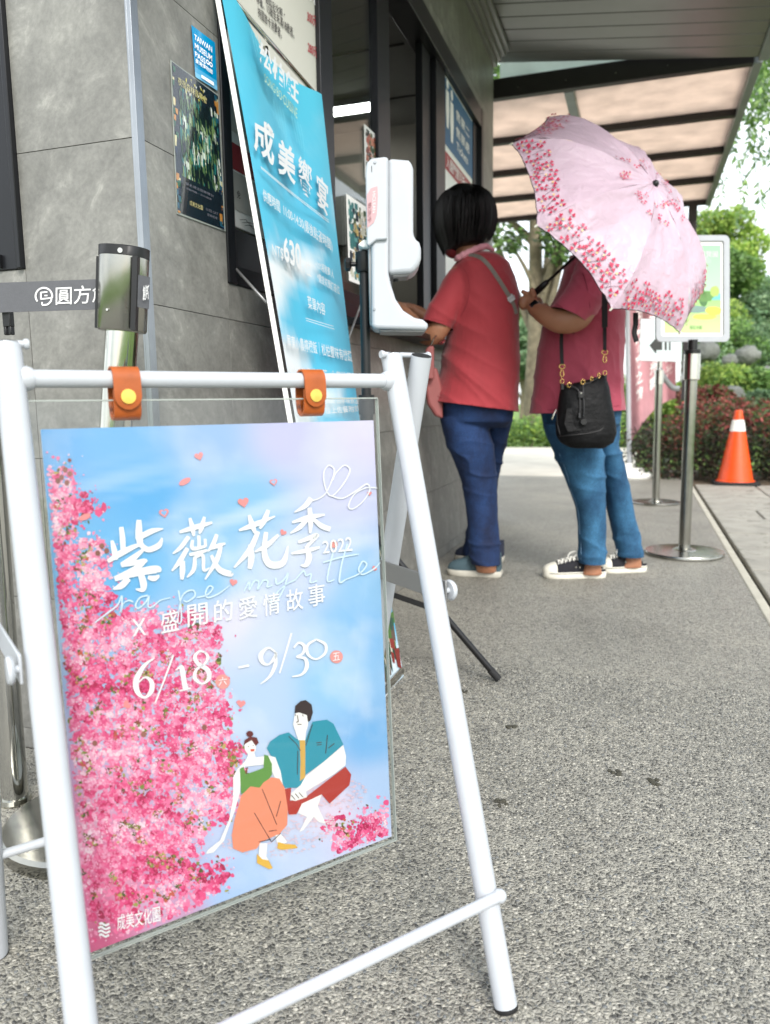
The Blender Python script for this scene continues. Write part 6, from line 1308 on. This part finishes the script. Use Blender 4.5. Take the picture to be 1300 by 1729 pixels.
# cone
pc_ = at_z(1241, 817, -.01); cn = thing('traffic_cone', 'orange traffic cone with one white band on the paving before the hedge', 'cone', (pc_.x, pc_.y, -.012))
pz_ = Vector((pc_.x, pc_.y, -.012)); hz = at_d(1238, 688, pc_.dot(FD)).z; hc_ = hz-.012
mb = MB(); mb.extr([pz_+Vector((a*.19, b_*.19, 0)) for a, b_ in ((-1, -.85), (-.85, -1), (.85, -1), (1, -.85), (1, .85), (.85, 1), (-.85, 1), (-1, .85))], (0, 0, .03)); mb.build('base', 'rubber', cn, bevel=.006)
def rz(z): return lerp(.158, .030, (z/(hc_))**.97)
MB().lathe([(.166, .03), (.163, .036)]+[(rz(z), z) for z in np.linspace(.04, hc_-.006, 14)]+[(.022, hc_), (.018, hc_-.03)], pz_, 36).build('cone_body', 'orange', cn, smooth=35)
z0, z1 = hc_*.72, hc_*.87; MB().lathe([(rz(z0)+.0022, z0), (rz((z0+z1)/2)+.0026, (z0+z1)/2), (rz(z1)+.0022, z1)], pz_, 36, cap=False).build('reflective_band', 'reflective', cn, smooth=True)
# ================================================================== PLANTS
GRN = [srgb(*c) for c in ((92, 126, 64), (112, 148, 76), (134, 168, 92), (80, 112, 58), (150, 180, 106))]  # leaf palettes lightened, distant haze put into the colours
YGR = [srgb(*c) for c in ((158, 182, 84), (136, 166, 76), (178, 196, 104), (118, 150, 70))]
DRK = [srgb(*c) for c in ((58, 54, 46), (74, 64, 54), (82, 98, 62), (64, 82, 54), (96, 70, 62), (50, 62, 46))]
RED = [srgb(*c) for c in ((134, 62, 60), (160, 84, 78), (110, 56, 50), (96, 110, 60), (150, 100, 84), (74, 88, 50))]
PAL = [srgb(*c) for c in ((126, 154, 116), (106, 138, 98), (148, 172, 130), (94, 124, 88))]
def tree(name, label, base, h, crown, n, size, pal, r=.14, group=None, droop=0., lean=(0, 0), seed=1, hang=None):
    random.seed(seed); base = Vector(base); t = thing(name, label, 'tree', base, group); mb = MB()
    top = base+Vector((lean[0], lean[1], h*.72)); mid = base.lerp(top, .5)+Vector((random.uniform(-.1, .1), random.uniform(-.1, .1), 0))*h*.12
    sp = spline([base-Vector((0, 0, .2)), base.lerp(mid, .5), mid, top], 5); mb.tube(sp, [lerp(r*1.15, r*.45, i/(len(sp)-1)) for i in range(len(sp))], 14)
    for k in range(9):
        b = random.choice(crown); q = sp[random.randint(7, len(sp)-1)]; e = Vector(b[:3]); m_ = q.lerp(e, .5)+Vector((random.uniform(-.3, .3), random.uniform(-.3, .3), .25)); s2 = spline([q, m_, e], 5); mb.tube(s2, [lerp(r*.4, r*.07, i/(len(s2)-1)) for i in range(len(s2))], 8)
    me_ = mb.build('trunk', 'bark', t, smooth=True); mb = MB(); leaves(mb, crown, n, size, pal, droop=droop)
    if hang:
        for (p, L_, k_) in hang:
            p = Vector(p)
            for _ in range(k_):
                q = p+Vector((random.gauss(0, .25), random.gauss(0, .25), random.gauss(0, .2)))
                l_ = L_*random.uniform(.5, 1.1); sw = Vector((random.gauss(0, .12), random.gauss(0, .12), 0))
                for s_ in range(26):
                    u = s_/26; c = q+Vector((0, 0, -l_*u))+sw*u*u; a = Vector((random.gauss(0, 1), random.gauss(0, 1), -1.1)).normalized(); b_ = a.cross(Vector((random.gauss(0, 1), random.gauss(0, 1), .2))).normalized(); z = size*random.uniform(.6, 1.1)
                    mb.poly([c, c+a*z*.5+b_*z*.16, c+a*z, c+a*z*.5-b_*z*.16], jit(random.choice(pal), .25))
    mb.build('crown', 'leaf', t); return t
def crown_at(c, r, n, seed, sq=.8):
    rn = random.Random(seed); o = []
    for _ in range(n):
        d = Vector((rn.gauss(0, 1), rn.gauss(0, 1), rn.gauss(0, 1))).normalized()*r*rn.uniform(.35, .95); o.append((c[0]+d.x, c[1]+d.y, c[2]+d.z*sq, r*rn.uniform(.28, .5), .8))
    return o
def shrub(name, label, blobs, n, size, pal, cat='shrub', group=None, seed=1, stems=6):
    random.seed(seed); cx = sum(b[0] for b in blobs)/len(blobs); cy = sum(b[1] for b in blobs)/len(blobs); zb = min(b[2]-b[3] for b in blobs); t = thing(name, label, cat, (cx, cy, max(-.12, zb)), group); mb = MB(); leaves(mb, blobs, n, size, pal); mb.build('foliage', 'leaf', t)
    mb = MB()
    for _ in range(stems):
        b = random.choice(blobs); mb.tube([(b[0]+random.uniform(-.1, .1), b[1], max(-.13, zb-.05)), (b[0]+random.uniform(-.2, .2), b[1]+random.uniform(-.1, .1), b[2])], [.014, .005], 6)
    mb.build('stem', 'bark', t); return t
# hedge behind the walkers
bl = []; rn = random.Random(1)
for x in np.arange(-7, 1.4, .28):
    for y in (13.45, 13.8): bl.append((x+rn.uniform(-.1, .1), y+rn.uniform(-.1, .1), .22+rn.uniform(-.05, .08), .30, .9))
shrub('low_hedge', 'low bright green hedge along the far side of the plaza', bl, 16000, .075, GRN+YGR[:2], 'hedge', seed=2, stems=20)
shrub('golden_shrub', 'yellow green shrub rising behind the low hedge', [(-1.2+random.uniform(-.5, .6), 14.6, .45+random.uniform(-.1, .3), .35, .9) for _ in range(9)], 5000, .07, YGR, seed=3)
shrub('golden_shrub', 'rounded yellow green shrub to the right of the pink flag', [(-.35+random.uniform(-.5, .5), 14.4, .7+random.uniform(-.25, .35), .38, .9) for _ in range(10)], 5200, .07, YGR, seed=4)
# dark red hedge
bl = []
for x in np.arange(.02, 6.5, .26):
    top = .56+.08*noise.noise((x, 1, 0))+min(.1, x*.09)
    for y in (7.95, 8.3, 8.75):
        for z in (.12, .36, top-.06): bl.append((x+rn.uniform(-.1, .1)+.05, y+rn.uniform(-.08, .08), z*(1 if x > .35 else .78), .21, .95))
random.seed(6); rhd = thing('dark_hedge', 'dark reddish green clipped hedge behind the traffic cone', 'hedge', (3, 8.4, -.1))
mb = MB()
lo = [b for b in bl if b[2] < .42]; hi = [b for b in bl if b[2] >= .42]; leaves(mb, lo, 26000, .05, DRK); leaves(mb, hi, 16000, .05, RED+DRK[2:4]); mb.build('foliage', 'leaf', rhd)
mb = MB()
for _ in range(40): x = random.uniform(.1, 6); mb.tube([(x, 8.3, -.12), (x+random.uniform(-.15, .15), 8.2+random.uniform(-.2, .3), .5)], [.015, .006], 6)
mb.build('stem', 'bark', rhd)
struct(MB().bx(-.05, 7, 7.56, 9.2, -.14, -.02).build('planting_bed', 'soil'))
# garden slope
rocks = [(1262, 600, 13.4, .21, 'flat grey boulder on the slope above the olive shrub'), (1190, 594, 13.6, .24, 'tall grey boulder close behind the map sign'), (1232, 608, 13.0, .13, 'small grey boulder between two larger ones on the slope'), (1172, 622, 12.6, .14, 'low grey boulder beside the pale lime shrub'), (1238, 668, 11.4, .18, 'half buried boulder behind the dark hedge'), (1292, 640, 12.4, .24, 'pale boulder beside the round green shrub')]
for i, (x, y, D, r_, lab) in enumerate(rocks):
    c = at_d(x, y, D); mb = MB(); mb.ellip((0, 0, 0), r_, r_*.8, r_*.75, None, 14, 10); me = mb.mesh('rock'); displace(me, lambda p: .28*r_*noise.noise(p*(2.2/r_)+Vector((i*3, 0, 0)))+.16*r_*noise.noise(p*(5/r_)))
    o = place(me, 'garden_rock', 'rock', None, True); o.location = c; tag(o, lab, 'rock', 'boulders on the garden slope')
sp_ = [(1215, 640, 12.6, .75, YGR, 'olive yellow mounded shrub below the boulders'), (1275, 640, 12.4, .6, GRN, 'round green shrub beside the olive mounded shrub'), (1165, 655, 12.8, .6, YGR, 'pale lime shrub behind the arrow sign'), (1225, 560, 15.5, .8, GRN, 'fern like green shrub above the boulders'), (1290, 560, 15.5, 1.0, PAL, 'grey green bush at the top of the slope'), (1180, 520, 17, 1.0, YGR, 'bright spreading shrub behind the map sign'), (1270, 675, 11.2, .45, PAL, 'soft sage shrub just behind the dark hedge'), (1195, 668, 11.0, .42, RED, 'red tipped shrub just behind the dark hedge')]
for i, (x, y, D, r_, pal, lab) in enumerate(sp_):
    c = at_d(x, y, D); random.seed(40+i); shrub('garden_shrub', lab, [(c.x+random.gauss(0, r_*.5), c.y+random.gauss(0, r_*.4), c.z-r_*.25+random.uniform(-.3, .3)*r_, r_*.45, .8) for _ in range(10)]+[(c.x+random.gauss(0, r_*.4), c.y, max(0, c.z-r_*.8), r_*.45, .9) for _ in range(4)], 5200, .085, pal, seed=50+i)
# trees
tb = at_d(903, 700, 15.5); tt = at_d(902, 385, 15.5); tb = Vector((tb.x, tb.y, -.1))
tree('street_tree', 'tall tree with a bare mottled trunk between the two people', tb, 6.6, crown_at((tb.x-.2, tb.y, 5.6), 1.9, 16, 3)+[(*at_d(858, 405, 15), .38, .8), (*at_d(946, 425, 15), .32, .8), (*at_d(930, 400, 15), .3, .8)], 11000, .15, GRN+DRK[2:4], r=.23, seed=5, lean=(-.05, .0))
k = at_d(1275, 130, 9.5)
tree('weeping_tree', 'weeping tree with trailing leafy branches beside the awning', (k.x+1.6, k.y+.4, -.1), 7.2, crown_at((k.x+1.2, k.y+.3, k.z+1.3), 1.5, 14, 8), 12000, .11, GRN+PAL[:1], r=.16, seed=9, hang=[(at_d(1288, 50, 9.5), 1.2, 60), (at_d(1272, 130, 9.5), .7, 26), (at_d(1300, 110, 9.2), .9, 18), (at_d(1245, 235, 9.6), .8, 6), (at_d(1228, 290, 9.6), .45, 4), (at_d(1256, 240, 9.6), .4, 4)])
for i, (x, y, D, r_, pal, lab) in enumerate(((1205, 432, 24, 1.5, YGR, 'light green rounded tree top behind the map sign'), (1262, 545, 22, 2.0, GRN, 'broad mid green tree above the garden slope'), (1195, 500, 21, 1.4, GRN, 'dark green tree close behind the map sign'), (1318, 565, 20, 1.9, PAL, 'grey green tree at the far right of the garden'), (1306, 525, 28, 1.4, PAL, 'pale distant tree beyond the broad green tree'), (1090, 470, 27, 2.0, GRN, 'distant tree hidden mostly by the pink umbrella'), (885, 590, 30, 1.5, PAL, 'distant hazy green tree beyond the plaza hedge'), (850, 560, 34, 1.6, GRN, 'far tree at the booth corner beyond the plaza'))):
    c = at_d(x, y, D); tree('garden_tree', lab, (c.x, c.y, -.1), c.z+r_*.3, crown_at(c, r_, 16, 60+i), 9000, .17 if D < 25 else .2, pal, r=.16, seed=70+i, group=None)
for i, (x, y, h) in enumerate(((7.5, 3.5, 5.2), (8.6, 7.5, 6.0))):  # unseen trees added for window reflections and less light from the right
    tree('garden_tree', ['leafy tree on the lawn opposite the ticket window', 'taller leafy tree on the lawn beyond the paved path', 'leafy tree on the lawn behind the photographer'][i], (x, y, -.1), h, crown_at((x, y, h*.68), 1.9, 14, 90+i), 6000, .17, GRN, r=.15, seed=95+i)
